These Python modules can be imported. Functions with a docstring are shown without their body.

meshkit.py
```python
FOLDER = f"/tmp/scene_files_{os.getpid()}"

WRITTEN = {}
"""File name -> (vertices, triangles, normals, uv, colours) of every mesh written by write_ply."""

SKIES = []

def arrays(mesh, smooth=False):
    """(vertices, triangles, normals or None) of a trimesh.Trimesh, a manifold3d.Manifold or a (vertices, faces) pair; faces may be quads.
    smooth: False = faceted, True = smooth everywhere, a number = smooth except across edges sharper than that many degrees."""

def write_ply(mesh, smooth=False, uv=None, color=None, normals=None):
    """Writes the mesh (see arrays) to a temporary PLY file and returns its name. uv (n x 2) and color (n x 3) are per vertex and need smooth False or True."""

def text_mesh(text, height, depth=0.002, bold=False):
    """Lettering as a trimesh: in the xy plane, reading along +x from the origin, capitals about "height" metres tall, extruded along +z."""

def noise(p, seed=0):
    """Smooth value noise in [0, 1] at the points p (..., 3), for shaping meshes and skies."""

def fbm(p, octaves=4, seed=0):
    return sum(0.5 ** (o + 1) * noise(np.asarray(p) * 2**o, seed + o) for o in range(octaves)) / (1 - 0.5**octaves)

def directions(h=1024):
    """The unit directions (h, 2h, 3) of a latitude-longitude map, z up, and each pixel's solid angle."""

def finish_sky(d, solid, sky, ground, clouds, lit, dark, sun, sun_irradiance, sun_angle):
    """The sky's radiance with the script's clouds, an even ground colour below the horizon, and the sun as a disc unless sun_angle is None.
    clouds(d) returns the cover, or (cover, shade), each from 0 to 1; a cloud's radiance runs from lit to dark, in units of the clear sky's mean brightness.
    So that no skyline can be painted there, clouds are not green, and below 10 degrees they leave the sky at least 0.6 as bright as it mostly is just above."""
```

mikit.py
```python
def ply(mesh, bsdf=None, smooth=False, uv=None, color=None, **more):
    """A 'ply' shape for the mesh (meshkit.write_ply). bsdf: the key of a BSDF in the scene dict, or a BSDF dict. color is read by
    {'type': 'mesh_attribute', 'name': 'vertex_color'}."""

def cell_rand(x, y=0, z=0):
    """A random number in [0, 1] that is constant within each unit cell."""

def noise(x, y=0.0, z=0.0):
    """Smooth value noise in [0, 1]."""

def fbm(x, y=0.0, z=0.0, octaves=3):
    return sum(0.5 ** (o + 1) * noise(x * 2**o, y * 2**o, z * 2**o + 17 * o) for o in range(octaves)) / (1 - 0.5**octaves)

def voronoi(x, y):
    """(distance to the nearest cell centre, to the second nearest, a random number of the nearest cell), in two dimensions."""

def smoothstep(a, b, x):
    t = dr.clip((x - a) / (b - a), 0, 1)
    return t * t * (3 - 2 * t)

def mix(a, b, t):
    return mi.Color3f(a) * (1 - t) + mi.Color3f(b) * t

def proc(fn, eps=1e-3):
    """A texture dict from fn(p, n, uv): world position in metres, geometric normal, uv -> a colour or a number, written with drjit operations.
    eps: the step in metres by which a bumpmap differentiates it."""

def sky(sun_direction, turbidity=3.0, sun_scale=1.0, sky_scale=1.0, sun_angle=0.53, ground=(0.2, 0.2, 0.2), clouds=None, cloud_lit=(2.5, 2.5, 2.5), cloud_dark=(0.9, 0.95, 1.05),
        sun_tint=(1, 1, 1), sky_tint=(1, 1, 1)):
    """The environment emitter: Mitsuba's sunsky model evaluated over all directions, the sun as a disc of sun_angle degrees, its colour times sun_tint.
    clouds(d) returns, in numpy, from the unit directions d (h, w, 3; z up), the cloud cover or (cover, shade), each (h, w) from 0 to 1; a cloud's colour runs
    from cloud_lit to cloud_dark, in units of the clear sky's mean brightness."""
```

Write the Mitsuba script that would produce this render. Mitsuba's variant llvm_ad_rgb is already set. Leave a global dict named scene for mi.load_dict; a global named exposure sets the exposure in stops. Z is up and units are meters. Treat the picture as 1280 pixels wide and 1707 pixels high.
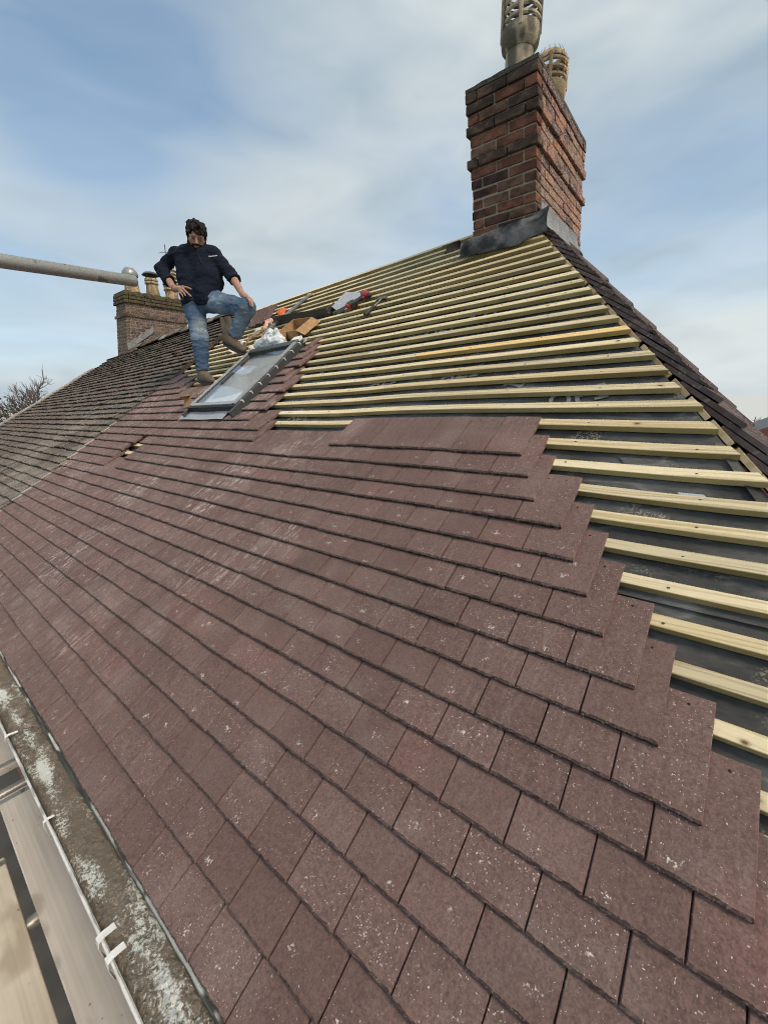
import math, random
import numpy as np, trimesh, drjit as dr, mitsuba as mi, mikit, meshkit
import manifold3d as m3
from mikit import noise, fbm, voronoi, cell_rand, smoothstep, mix

T = mi.ScalarTransform4f
scene, labels = {}, {}

# ------------------------------------------------------------------ camera, sky, exposure
EYE = np.array([-0.180, -0.773, 6.491])
FWD = np.array([-0.6060, 0.7520, -0.2600]); UP = np.array([-0.147, 0.215, 0.965])
scene['camera'] = {'type': 'perspective', 'fov': 86.5285, 'fov_axis': 'x', 'near_clip': 0.05, 'far_clip': 3000.0,
                   'to_world': T().look_at(origin=EYE.tolist(), target=(EYE + FWD).tolist(), up=UP.tolist())}


def clouds(d):
    az = np.degrees(np.arctan2(d[..., 1], d[..., 0])); el = np.degrees(np.arcsin(np.clip(d[..., 2], -1, 1)))
    q = np.stack([d[..., 0], d[..., 1], d[..., 2] * 2.6], -1)
    warp = meshkit.fbm(q * 2.1 + 3.7, 3, 5) - .5
    f = meshkit.fbm(q * np.array([2.4, 1.5, 2.2]) + warp[..., None] * 1.1 + 11.0, 5, 2)
    fine = meshkit.fbm(q * np.array([7, 4.0, 6.0]) + warp[..., None] * 2 + 5.0, 4, 9)
    cover = .86 + 1.5 * (f - .5) + .35 * (fine - .5)
    gap = lambda a, e, wa, we: np.exp(-((az - a) / wa) ** 2 - ((el - e) / we) ** 2)
    cover -= .80 * gap(160, 25, 13, 7) + .42 * gap(98, 20, 22, 8) + .25 * gap(165, 15, 14, 3.0) + .35 * gap(153, 33, 14, 6)
    cover += .45 * gap(90, 3.5, 30, 4.5)
    shade = np.clip(.36 + 1.5 * (fine - .5) + 1.0 * (f - .55) - .5 * gap(90, 3, 30, 5) + .35 * gap(150, 33, 14, 6) + .35 * gap(95, 26, 14, 8), 0, 1)
    return np.clip(cover, .30, 1), shade


SUN = np.array([0.78, -0.05, 0.86])
scene['sky'] = mikit.sky(SUN.tolist(), turbidity=3.0, sun_scale=0.56, sun_angle=16, sky_scale=1.0, ground=(.58, .61, .615), clouds=clouds,
                         cloud_lit=(1.92, 2.06, 2.06), cloud_dark=(1.06, 1.34, 1.54), sky_tint=(.92, 1.03, 1.0))
exposure = 1.72

# ------------------------------------------------------------------ roof coordinates: u along the eaves, v up the slope, n out of it
TH = math.radians(36.3214); CT, ST = math.cos(TH), math.sin(TH); Z0 = 5.6
S, G = 0.165, 0.11222


def warp(u, v):
    u = np.asarray(u, float); v = np.maximum(np.asarray(v, float), 0)
    w = .00909 * v * v - .0434 * v * np.clip((-1.98 - u) / 3.795, -.6, 3)
    t = np.clip((u + 2.2) / .5, 0, 1); t = t * t * (3 - 2 * t)
    w = w + .014 * t * np.exp(-((v - 1.45) / .45) ** 2) * np.exp(-((u + 1.3) / .9) ** 2)
    w = w - .016 * np.exp(-((u + .17) / .4) ** 2 - ((v - 1.02) / .33) ** 2)
    return w


def R(u, v, n=0.0):
    """roof coordinates -> world, arrays welcome"""
    u, v, n = np.broadcast_arrays(np.asarray(u, float), np.asarray(v, float), np.asarray(n, float))
    n = n + warp(u, v)
    return np.stack([u, v * CT - n * ST, Z0 + v * ST + n * CT], -1)


HIPN = np.array([.725, 0, .689]); HIPN /= np.linalg.norm(HIPN)
HIPS = np.array([-HIPN[2], 0, HIPN[0]])
HIP0 = R(-.036, 1.088, -.061)


def hipu(v): return -.036 - .594 * (v - 1.088)


def H(y, s, n=0.0):
    """hip-end slope coordinates: y along its eaves, s up the slope, n out of it"""
    y, s, n = np.broadcast_arrays(np.asarray(y, float), np.asarray(s, float), np.asarray(n, float))
    return HIP0 + y[..., None] * np.array([0, 1., 0]) + s[..., None] * HIPS + n[..., None] * HIPN


# ------------------------------------------------------------------ helpers
used = {}


def name_of(base):
    used[base] = used.get(base, -1) + 1
    return base if used[base] == 0 else f'{base}_{used[base]:03d}'


def put(base, mesh, bsdf, smooth=False, uv=None, **tags):
    k = name_of(base)
    scene[k] = mikit.ply(mesh, bsdf, smooth=smooth, uv=uv)
    if tags: labels[k] = tags
    return k


def thing(base, label, category, group=None):
    k = name_of(base)
    labels[k] = {'label': label, 'category': category}
    if group: labels[k]['group'] = group
    return k


def tm(v, f): return trimesh.Trimesh(np.asarray(v, float), np.asarray(f), process=False)


def cat(ms): return trimesh.util.concatenate(ms)


def box(sx, sy, sz, c=(0, 0, 0), r=0.0):
    """box; r>0 gives it rounded edges"""
    if r > 0:
        s = m3.Manifold.sphere(r, 8)
        pts = [s.translate((x * (sx / 2 - r), y * (sy / 2 - r), z * (sz / 2 - r))) for x in (-1, 1) for y in (-1, 1) for z in (-1, 1)]
        m = m3.Manifold.batch_hull(pts).to_mesh()
        m = tm(m.vert_properties[:, :3], m.tri_verts)
    else:
        m = trimesh.creation.box((sx, sy, sz))
    m.apply_translation(c)
    return m


def frame(m, o, x, y=None, z=None):
    """place a mesh made in local axes at o with local x along x and local z near z"""
    x = np.asarray(x, float); x = x / np.linalg.norm(x)
    z = np.asarray([0, 0, 1.] if z is None else z, float)
    yv = np.cross(z, x); yv /= np.linalg.norm(yv); zv = np.cross(x, yv)
    M = np.eye(4); M[:3, 0], M[:3, 1], M[:3, 2], M[:3, 3] = x, yv, zv, o
    m = m.copy(); m.apply_transform(M); return m


def tube(pts, r, sides=12, caps=True):
    p = np.asarray(pts, float); n = len(p); r = np.broadcast_to(np.asarray(r, float), (n,))
    t = np.gradient(p, axis=0); t /= np.linalg.norm(t, axis=1, keepdims=True)
    a = np.cross(t[0], [0.31, 0.2, 0.93]); a /= np.linalg.norm(a)
    V = []
    for i in range(n):
        a = a - t[i] * (a @ t[i]); a /= np.linalg.norm(a); b = np.cross(t[i], a)
        an = np.arange(sides) * 2 * np.pi / sides
        V.append(p[i] + r[i] * (np.cos(an)[:, None] * a + np.sin(an)[:, None] * b))
    V = np.vstack(V); F = []
    for i in range(n - 1):
        for j in range(sides):
            k = (j + 1) % sides
            F += [[i * sides + j, i * sides + k, (i + 1) * sides + k], [i * sides + j, (i + 1) * sides + k, (i + 1) * sides + j]]
    if caps:
        V = np.vstack([V, p[:1], p[-1:]]); c0, c1 = n * sides, n * sides + 1
        for j in range(sides):
            k = (j + 1) % sides
            F += [[c0, k, j], [c1, (n - 1) * sides + j, (n - 1) * sides + k]]
    return tm(V, F)


def lathe(prof, sides=32, c=(0, 0, 0), closed=False):
    """profile of (r, z) revolved about z; a closed profile makes a ring"""
    prof = np.asarray(prof, float); n = len(prof)
    an = np.arange(sides) * 2 * np.pi / sides
    V = np.stack([prof[:, :1] * np.cos(an), prof[:, :1] * np.sin(an), np.repeat(prof[:, 1:], sides, 1)], -1).reshape(-1, 3)
    F = []
    for i in range(n if closed else n - 1):
        i2 = (i + 1) % n
        for j in range(sides):
            k = (j + 1) % sides
            F += [[i * sides + j, i * sides + k, i2 * sides + k], [i * sides + j, i2 * sides + k, i2 * sides + j]]
    m = tm(V, F); m.apply_translation(c); return m


def grid(fn, us, vs):
    """sheet: fn(u, v arrays) -> points"""
    uu, vv = np.meshgrid(us, vs, indexing='ij')
    P = fn(uu, vv).reshape(-1, 3); nu, nv = len(us), len(vs)
    i, j = np.meshgrid(np.arange(nu - 1), np.arange(nv - 1), indexing='ij'); a = (i * nv + j).ravel()
    F = np.vstack([np.stack([a, a + nv, a + nv + 1], 1), np.stack([a, a + nv + 1, a + 1], 1)])
    return tm(P, F)


def slab(top, dirn, th):
    """give an open sheet thickness th along -dirn"""
    v, f = np.array(top.vertices), np.array(top.faces); n = len(v)
    e = np.sort(np.vstack([f[:, [0, 1]], f[:, [1, 2]], f[:, [2, 0]]]), 1)
    d = np.vstack([f[:, [0, 1]], f[:, [1, 2]], f[:, [2, 0]]])
    _, idx, cnt = np.unique(e, axis=0, return_index=True, return_counts=True)
    b = d[idx[cnt == 1]]
    V = np.vstack([v, v - np.asarray(dirn) * th])
    F = np.vstack([f, f[:, ::-1] + n, np.stack([b[:, 1], b[:, 0], b[:, 0] + n], 1), np.stack([b[:, 1], b[:, 0] + n, b[:, 1] + n], 1)])
    return tm(V, F)


# ------------------------------------------------------------------ materials
def mat(key, fn=None, color=None, rough=.7, bump=None, bscale=.002, two=True, **more):
    b = {'type': 'principled', 'base_color': mikit.proc(fn) if fn else {'type': 'rgb', 'value': list(color)}, 'roughness': rough, **more}
    if bump is not None:
        b = {'type': 'bumpmap', 'arbitrary': mikit.proc(bump, eps=bscale), 'scale': 1.0, 'bsdf': b}
    scene[key] = {'type': 'twosided', 'bsdf': b} if two else b
    return key


C3 = mi.Color3f


def tile_new(p, n, uv):
    i = dr.floor(uv.x); lx = (uv.x - i) * .2; ly = uv.y
    r1, r2, r3, r4 = (cell_rand(i, k) for k in (1, 2, 3, 4))
    col = mix((.130, .080, .073), (.158, .099, .091), r1)
    col = col * (.86 + .28 * fbm(p.x * 3.1, p.y * 3.1, p.z * 3.1))
    red = smoothstep(.66, .9, noise(p.x * 4.3 + 9, p.y * 4.3, p.z * 4.3)) * .30
    col = mix(col, (.21, .105, .09), red)
    g0 = noise(lx * 150 + i, ly * 150, i * 1.1); g = noise(lx * 330 + i * 3.7, ly * 330, i); g2 = noise(lx * 760, ly * 760, i + .5)
    col = col * (.44 + .40 * g0 + .44 * g + .30 * g2)
    dust = smoothstep(.5, .85, fbm(p.x * 6 + 40, p.y * 6, p.z * 6)) * .30
    col = mix(col, (.31, .26, .24), dust * (.4 + .6 * g))
    # lime bloom: splashes of small flecks near the tail, stray specks, and rubbed streaks
    def splash(cx, cy, sx, sy):
        dx = (lx - cx) / sx; dy = (ly - cy) / sy
        return dr.exp(-(dx * dx + dy * dy))
    blob = splash(.03 + .10 * r2, .016 + .05 * r3, .030, .020) * dr.select(r4 > .18, 1.0, .3)
    blob = dr.maximum(blob, splash(.02 + .12 * r3, .02 + .09 * r4, .045, .030) * dr.select(r1 > .45, .85, .2))
    fl = noise(lx * 240 + i, ly * 200, i * 1.7); fl2 = noise(lx * 520, ly * 430, i * 1.3)
    white = smoothstep(.98, 1.20, blob * .55 + fl * .50 + fl2 * .38)
    sp = noise(lx * 260, ly * 260, i * 2.1) * .60 + noise(lx * 520 + 9, ly * 520, i) * .40
    white = dr.maximum(white, smoothstep(.785, .855, sp) * .85)
    patch = smoothstep(.54, .76, fbm(p.x * 2.3 + 21, p.y * 2.3, p.z * 2.3, octaves=2))
    near = smoothstep(-.4, -2.6, p.x)
    streak = smoothstep(.58, .88, noise(lx * 150 + i * 5, ly * 22, i) * .72 + .34 * fl) * dr.minimum(patch + .25 * near, 1) * (.10 + .90 * near)
    white = dr.maximum(white * .88, streak * .62)
    col = mix(col, (.64, .59, .57), white)
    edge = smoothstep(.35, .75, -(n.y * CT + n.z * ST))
    col = mix(col, mix((.034, .022, .019), (.085, .062, .055), g), edge)  # downslope tail faces: shade and dirt put into the colour together
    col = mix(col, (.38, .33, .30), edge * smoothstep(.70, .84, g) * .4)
    hole = dr.minimum(dr.square(lx - .05) + dr.square(ly - .238), dr.square(lx - .113) + dr.square(ly - .238))
    return mix(col, (.012, .01, .01), smoothstep(1.7e-5, .7e-5, hole))


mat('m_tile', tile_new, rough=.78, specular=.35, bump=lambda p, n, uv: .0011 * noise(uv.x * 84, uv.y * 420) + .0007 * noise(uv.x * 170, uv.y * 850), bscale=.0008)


def tile_old(p, n, uv):
    i = dr.floor(uv.x); lx = (uv.x - i) * .2; ly = uv.y
    r1, r2 = cell_rand(i, 11), cell_rand(i, 12)
    col = mix((.078, .064, .055), (.132, .110, .095), r1)
    col = mix(col, (.14, .095, .085), smoothstep(.80, .9, r2) * .8)
    pale = smoothstep(.30, .70, fbm(p.x * 1.3 + 4, p.y * 1.3, p.z * 1.3)) * smoothstep(-8.6, -5.6, p.x) * smoothstep(7.1, 5.8, p.z)
    col = mix(col, (.37, .345, .305), pale * .62)
    col = col * (.50 + .95 * fbm(lx * 60 + i, ly * 40, i))
    st = smoothstep(.55, .8, noise(lx * 90 + i * 3, ly * 14, i))
    col = mix(col, (.03, .028, .024), st * .6)
    moss = smoothstep(.50, .70, fbm(p.x * 2.6, p.y * 2.6, p.z * 2.6)) * smoothstep(.35, .6, noise(p.x * 40, p.y * 40, p.z * 40)) * smoothstep(7.0, 7.7, p.z)
    col = mix(col, (.075, .080, .035), moss * .7)
    lich = smoothstep(.80, .88, noise(lx * 130 + i, ly * 130, i))
    col = mix(col, (.36, .35, .31), lich * .6)
    return col * (1 - .6 * smoothstep(.3, .7, -(n.y * CT + n.z * ST)))  # tails darkened in the colour so the shade lines of the courses show


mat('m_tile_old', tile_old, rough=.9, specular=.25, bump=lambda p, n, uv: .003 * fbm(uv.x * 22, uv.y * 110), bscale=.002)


def hip_tile(p, n, uv):
    i = dr.floor(uv.x); lx = (uv.x - i) * .2
    col = mix((.060, .048, .048), (.105, .080, .080), cell_rand(i, 11)) * (.6 + .8 * fbm(lx * 70 + i, uv.y * 50, i))
    return mix(col, (.22, .19, .18), smoothstep(.70, .85, noise(p.x * 55, p.y * 55, p.z * 55)) * .5)


mat('m_tile_hip', hip_tile, rough=.9, specular=.25)


def felt(p, n, uv):
    m = fbm(p.x * 5, p.y * 5, p.z * 5, octaves=4)
    col = mix((.030, .031, .032), (.092, .094, .095), smoothstep(.25, .75, m))
    fib = noise(p.x * 60, p.y * 160, p.z * 160)
    col = col * (.75 + .5 * fib)
    dust = smoothstep(.58, .75, fbm(p.x * 7 + 3, p.y * 9, p.z * 9)) * smoothstep(.45, .8, noise(p.x * 230, p.y * 230, p.z * 230))
    crease = smoothstep(.47, .5, fbm(p.x * 2.2 + 4, p.y * 7, p.z * 7, octaves=4)) * smoothstep(.53, .5, fbm(p.x * 2.2 + 4, p.y * 7, p.z * 7, octaves=4))
    col = col * (1 + .7 * crease)
    return mix(col, (.36, .33, .27), dust * .75)


mat('m_felt', felt, rough=.62, specular=.4, bump=lambda p, n, uv: .010 * fbm(p.x * 9, p.y * 16, p.z * 16, octaves=4), bscale=.004)


def wood(base, dark, knots=1.0):
    def fn(p, n, uv):
        i = dr.floor(uv.x * .01); u = uv.x - i * 100
        r = cell_rand(i, 5)
        y = uv.y
        g = noise(u * 2.2 + i * 3, y * 210 + noise(u * 3 + i, y * 20) * 5, i)
        g2 = noise(u * 9, y * 700, i)
        col = mix(base, dark, smoothstep(.38, .80, g) * .75 + .22 * g2)
        col = col * (.78 + .36 * r) * (.85 + .3 * noise(u * .9, i * 2.0))
        col = mix(col, (.60, .44, .22), smoothstep(.55, .8, noise(u * .7 + 8, i * 1.7)) * .35)
        sawn_shade = smoothstep(.043, .055, y)
        col = col * mix((1.0, 1.0, 1.0), (.62, .59, .44), sawn_shade)  # side faces: green preservative tint plus shade painted into the wood colour
        kx = dr.floor(u * 1.6); ku = (u * 1.6 - kx - .2 - .6 * cell_rand(kx, i, 2)) / 1.6
        ky = y - .006 - .026 * cell_rand(kx, i, 3)
        k = dr.exp(-(dr.square(ku / (.006 + .008 * cell_rand(kx, i, 7))) + dr.square(ky / .006))) * dr.select(cell_rand(kx, i, 4) > .90, 1.0, 0.0)
        return mix(col, (.16, .085, .035), dr.minimum(k * 1.2, 1) * knots)
    return fn


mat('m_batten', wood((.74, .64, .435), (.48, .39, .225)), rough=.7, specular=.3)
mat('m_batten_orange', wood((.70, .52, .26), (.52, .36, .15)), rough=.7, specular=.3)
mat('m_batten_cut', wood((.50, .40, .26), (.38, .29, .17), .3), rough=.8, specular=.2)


def board(p, n, uv):
    g = noise(p.x * 3, p.y * 150, p.z * 150); m = fbm(p.x * 2.6, p.y * 5, 1.0, octaves=4)
    col = mix((.43, .395, .355), (.58, .545, .50), m) * (.86 + .24 * g)
    st = smoothstep(.57, .72, fbm(p.x * 3.4 + 7, p.y * 6, 2.0, octaves=4))
    col = mix(col, (.26, .215, .17), st * .6)
    return mix(col, (.10, .09, .08), smoothstep(.83, .9, noise(p.x * 70, p.y * 70, p.z * 70)) * .7)


mat('m_board', board, rough=.85, specular=.2)
mat('m_board_yellow', lambda p, n, uv: board(p, n, uv) * C3(1.08, 1.04, .93), rough=.85, specular=.2)


def sediment(p, n, uv):
    a = fbm(p.x * 30, p.y * 30, 3.0, octaves=4); b = noise(p.x * 260, p.y * 260, 1.0)
    col = mix((.085, .072, .058), (.23, .20, .165), a) * (.62 + .75 * b)
    mud = smoothstep(.45, .62, fbm(p.x * 3.0 + 2, p.y * 5, 8.0))
    col = mix(col, (.155, .130, .105), mud * .8 * smoothstep(.2, .5, 1 - b))
    band = dr.exp(-dr.square((p.y + .627 - .016 * dr.sin(p.x * 5.0)) / .024))
    lime = smoothstep(.52, .72, fbm(p.x * 7 + 31, p.y * 16, 4.0, octaves=5) * .80 + band * .20 + .22 * (noise(p.x * 150, p.y * 150, 7.0) - .5) + .20 * (noise(p.x * 420, p.y * 420, 3.0) - .5))
    return mix(col, (.60, .63, .61), lime * .9)


mat('m_sediment', sediment, rough=.9, specular=.2, bump=lambda p, n, uv: .006 * noise(p.x * 220, p.y * 220, 2.0) + .012 * fbm(p.x * 60, p.y * 60, 1.0), bscale=.0015)


def gutter_back(p, n, uv):
    col = mix((.055, .062, .056), (.125, .135, .12), fbm(p.x * 9, p.z * 60, 2.0))
    crust = smoothstep(.42, .56, fbm(p.x * 11, p.z * 30, 5.0)) * dr.exp(-dr.square((p.z - 5.157 - .006 * noise(p.x * 14)) / .010))
    return mix(col, (.66, .68, .64), crust)


mat('m_gutter_back', gutter_back, rough=.85, specular=.2)
mat('m_gutter_lip', lambda p, n, uv: mix((.30, .29, .27), (.66, .65, .63), smoothstep(.3, .6, fbm(p.x * 18, p.y * 120, p.z * 120))), rough=.5)
mat('m_white_plastic', lambda p, n, uv: mix((.62, .62, .60), (.80, .80, .79), fbm(p.x * 60, p.y * 60, p.z * 60)), rough=.4)


def galv(p, n, uv):
    a = fbm(p.x * 9, p.y * 9, p.z * 9, octaves=4); b = noise(p.x * 160, p.y * 160, p.z * 160)
    col = mix((.25, .25, .24), (.40, .40, .385), a) * (.88 + .2 * b)
    return mix(col, (.16, .13, .10), smoothstep(.78, .86, noise(p.x * 38, p.y * 38, p.z * 38)) * .8)


mat('m_galvanised', galv, rough=.45, metallic=.55)


def brick(c1, c2, soot, moss=.0, salt=.0):
    def fn(p, n, uv):
        a = fbm(p.x * 22, p.y * 22, p.z * 30, octaves=4); b = noise(p.x * 190, p.y * 190, p.z * 190)
        col = mix(c1, c2, smoothstep(.3, .72, a)) * (.72 + .5 * b)
        col = mix(col, (.020, .017, .015), soot * smoothstep(.32, .66, fbm(p.x * 13 + 5, p.y * 13, p.z * 13, octaves=4)))
        col = mix(col, (.46, .40, .33), salt * smoothstep(.55, .75, noise(p.x * 70, p.y * 70, p.z * 90)))
        if moss: col = mix(col, (.09, .10, .035), moss * smoothstep(.42, .6, fbm(p.x * 17, p.y * 17, p.z * 17)))
        return col
    return fn


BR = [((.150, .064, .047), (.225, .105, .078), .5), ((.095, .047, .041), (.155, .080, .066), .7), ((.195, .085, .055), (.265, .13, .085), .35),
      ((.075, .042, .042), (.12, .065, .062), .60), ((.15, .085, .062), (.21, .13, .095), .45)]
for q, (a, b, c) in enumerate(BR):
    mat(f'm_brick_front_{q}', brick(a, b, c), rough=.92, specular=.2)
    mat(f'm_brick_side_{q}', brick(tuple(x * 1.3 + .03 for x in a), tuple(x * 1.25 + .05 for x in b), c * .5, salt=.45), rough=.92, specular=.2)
mat('m_brick_sooty', brick((.075, .056, .048), (.155, .105, .082), .55), rough=.95, specular=.2)
mat('m_brick_moss', brick((.09, .075, .055), (.16, .12, .09), .5, moss=.9), rough=.95, specular=.2)
for q in range(3): mat(f'm_brick_far_{q}', brick([(.135, .088, .075), (.11, .076, .068), (.17, .11, .09)][q], [(.19, .13, .11), (.16, .115, .10), (.225, .15, .125)][q], .35, salt=.35), rough=.92, specular=.2)
mat('m_brick_far_dark', brick((.085, .065, .05), (.15, .115, .085), .55, moss=.35), rough=.95, specular=.2)
mat('m_mortar', lambda p, n, uv: mix((.19, .165, .135), (.38, .34, .285), fbm(p.x * 30, p.y * 30, p.z * 30)) * (.7 + .5 * noise(p.x * 260, p.y * 260, p.z * 260)), rough=.95, specular=.2)
mat('m_mortar_dark', lambda p, n, uv: mix((.045, .042, .036), (.15, .135, .115), fbm(p.x * 24, p.y * 24, p.z * 24, octaves=4)) * (.65 + .6 * noise(p.x * 210, p.y * 210, p.z * 210)), rough=.95, specular=.2)
mat('m_mortar_pale', lambda p, n, uv: mix((.22, .20, .18), (.46, .44, .41), fbm(p.x * 26, p.y * 26, p.z * 26)) * (.75 + .4 * noise(p.x * 200, p.y * 200, p.z * 200)), rough=.95, specular=.2)


def pot_clay(c1, c2, soot):
    def fn(p, n, uv):
        a = fbm(p.x * 9, p.y * 9, p.z * 5, octaves=4)
        col = mix(c1, c2, a)
        run = smoothstep(.42, .66, noise(p.x * 30, p.y * 30, p.z * 4) * .6 + .45 * fbm(p.x * 8, p.y * 8, p.z * 8))
        return mix(col, (.045, .040, .032), run * soot) * (.85 + .3 * noise(p.x * 200, p.y * 200, p.z * 200))
    return fn


mat('m_pot', pot_clay((.30, .25, .17), (.47, .41, .31), .8), rough=.8)
mat('m_pot_buff', pot_clay((.36, .255, .14), (.52, .39, .23), .55), rough=.8)
mat('m_lead', lambda p, n, uv: mix((.014, .015, .017), (.125, .13, .135), smoothstep(.3, .75, fbm(p.x * 10, p.y * 10, p.z * 10, octaves=4))) * (.8 + .35 * noise(p.x * 90, p.y * 90, p.z * 90)), rough=.55, metallic=.25,
    bump=lambda p, n, uv: .012 * fbm(p.x * 16, p.y * 16, p.z * 16), bscale=.004)
mat('m_lead_pale', lambda p, n, uv: mix((.13, .135, .14), (.30, .305, .31), fbm(p.x * 14, p.y * 14, p.z * 14)), rough=.6, metallic=.2)
mat('m_dark_metal', lambda p, n, uv: mix((.035, .040, .045), (.060, .066, .072), fbm(p.x * 12, p.y * 12, p.z * 12)), rough=.42, specular=.5)
mat('m_grey_metal', lambda p, n, uv: mix((.12, .135, .145), (.17, .185, .195), fbm(p.x * 12, p.y * 12, p.z * 12)), rough=.4, specular=.5)
mat('m_sash', lambda p, n, uv: mix((.25, .27, .28), (.33, .35, .36), fbm(p.x * 12, p.y * 12, p.z * 12)), rough=.4)
mat('m_silver_sheet', lambda p, n, uv: mix((.36, .38, .42), (.50, .52, .56), fbm(p.x * 20, p.y * 20, p.z * 20)), rough=.4, metallic=.4)
mat('m_gasket', color=(.012, .012, .012), rough=.6)
mat('m_cardboard', lambda p, n, uv: mix((.36, .21, .10), (.46, .29, .155), fbm(p.x * 25, p.y * 25, p.z * 25)), rough=.85, specular=.2)
mat('m_cardboard_dark', lambda p, n, uv: mix((.20, .115, .06), (.27, .165, .09), fbm(p.x * 25, p.y * 25, p.z * 25)), rough=.85, specular=.2)
mat('m_cut_wood', color=(.46, .31, .16), rough=.8)
mat('m_old_timber', lambda p, n, uv: mix((.085, .07, .056), (.20, .17, .14), fbm(p.x * 30, p.y * 30, p.z * 9, octaves=4)), rough=.95)
mat('m_film', lambda p, n, uv: mix((.55, .59, .62), (.78, .81, .83), fbm(p.x * 30, p.y * 30, p.z * 30)), rough=.2, specular=.6)
mat('m_glove', lambda p, n, uv: mix((.55, .10, .03), (.75, .20, .07), fbm(p.x * 50, p.y * 50, p.z * 50)), rough=.8)
mat('m_glove_pale', lambda p, n, uv: mix((.66, .30, .20), (.70, .50, .40), smoothstep(.4, .6, fbm(p.x * 40, p.y * 40, p.z * 40))), rough=.8)
mat('m_steel_dull', color=(.10, .095, .09), rough=.5, metallic=.3)
mat('m_red_plastic', color=(.36, .025, .02), rough=.4)
mat('m_black_plastic', color=(.018, .018, .019), rough=.5)
mat('m_grip', color=(.03, .031, .034), rough=.65)
mat('m_steel', color=(.22, .22, .23), rough=.35, metallic=.9)
mat('m_print', color=(.15, .155, .16), rough=.7)
mat('m_label_print', color=(.42, .46, .52), rough=.5)
scene['m_glass'] = {'type': 'thindielectric', 'int_ior': 1.5}
mat('m_blind', lambda p, n, uv: mix((.36, .385, .385), (.50, .53, .53), fbm(p.x * 6, p.y * 6, p.z * 6)), rough=.6)
mat('m_painted_reflection', lambda p, n, uv: mix((.60, .65, .66), (.70, .74, .745), fbm(p.x * 9, p.y * 9, p.z * 9)), rough=.5)  # pale tone painted as the clouds mirrored in the window
mat('m_wall', lambda p, n, uv: mix((.16, .065, .045), (.24, .11, .075), cell_rand(dr.floor(p.x * 4.4 + p.y * 4.4 + .5 * dr.floor(p.z * 13.3)), dr.floor(p.z * 13.3))), rough=.9)
mat('m_fascia', color=(.16, .16, .15), rough=.6)


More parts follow.
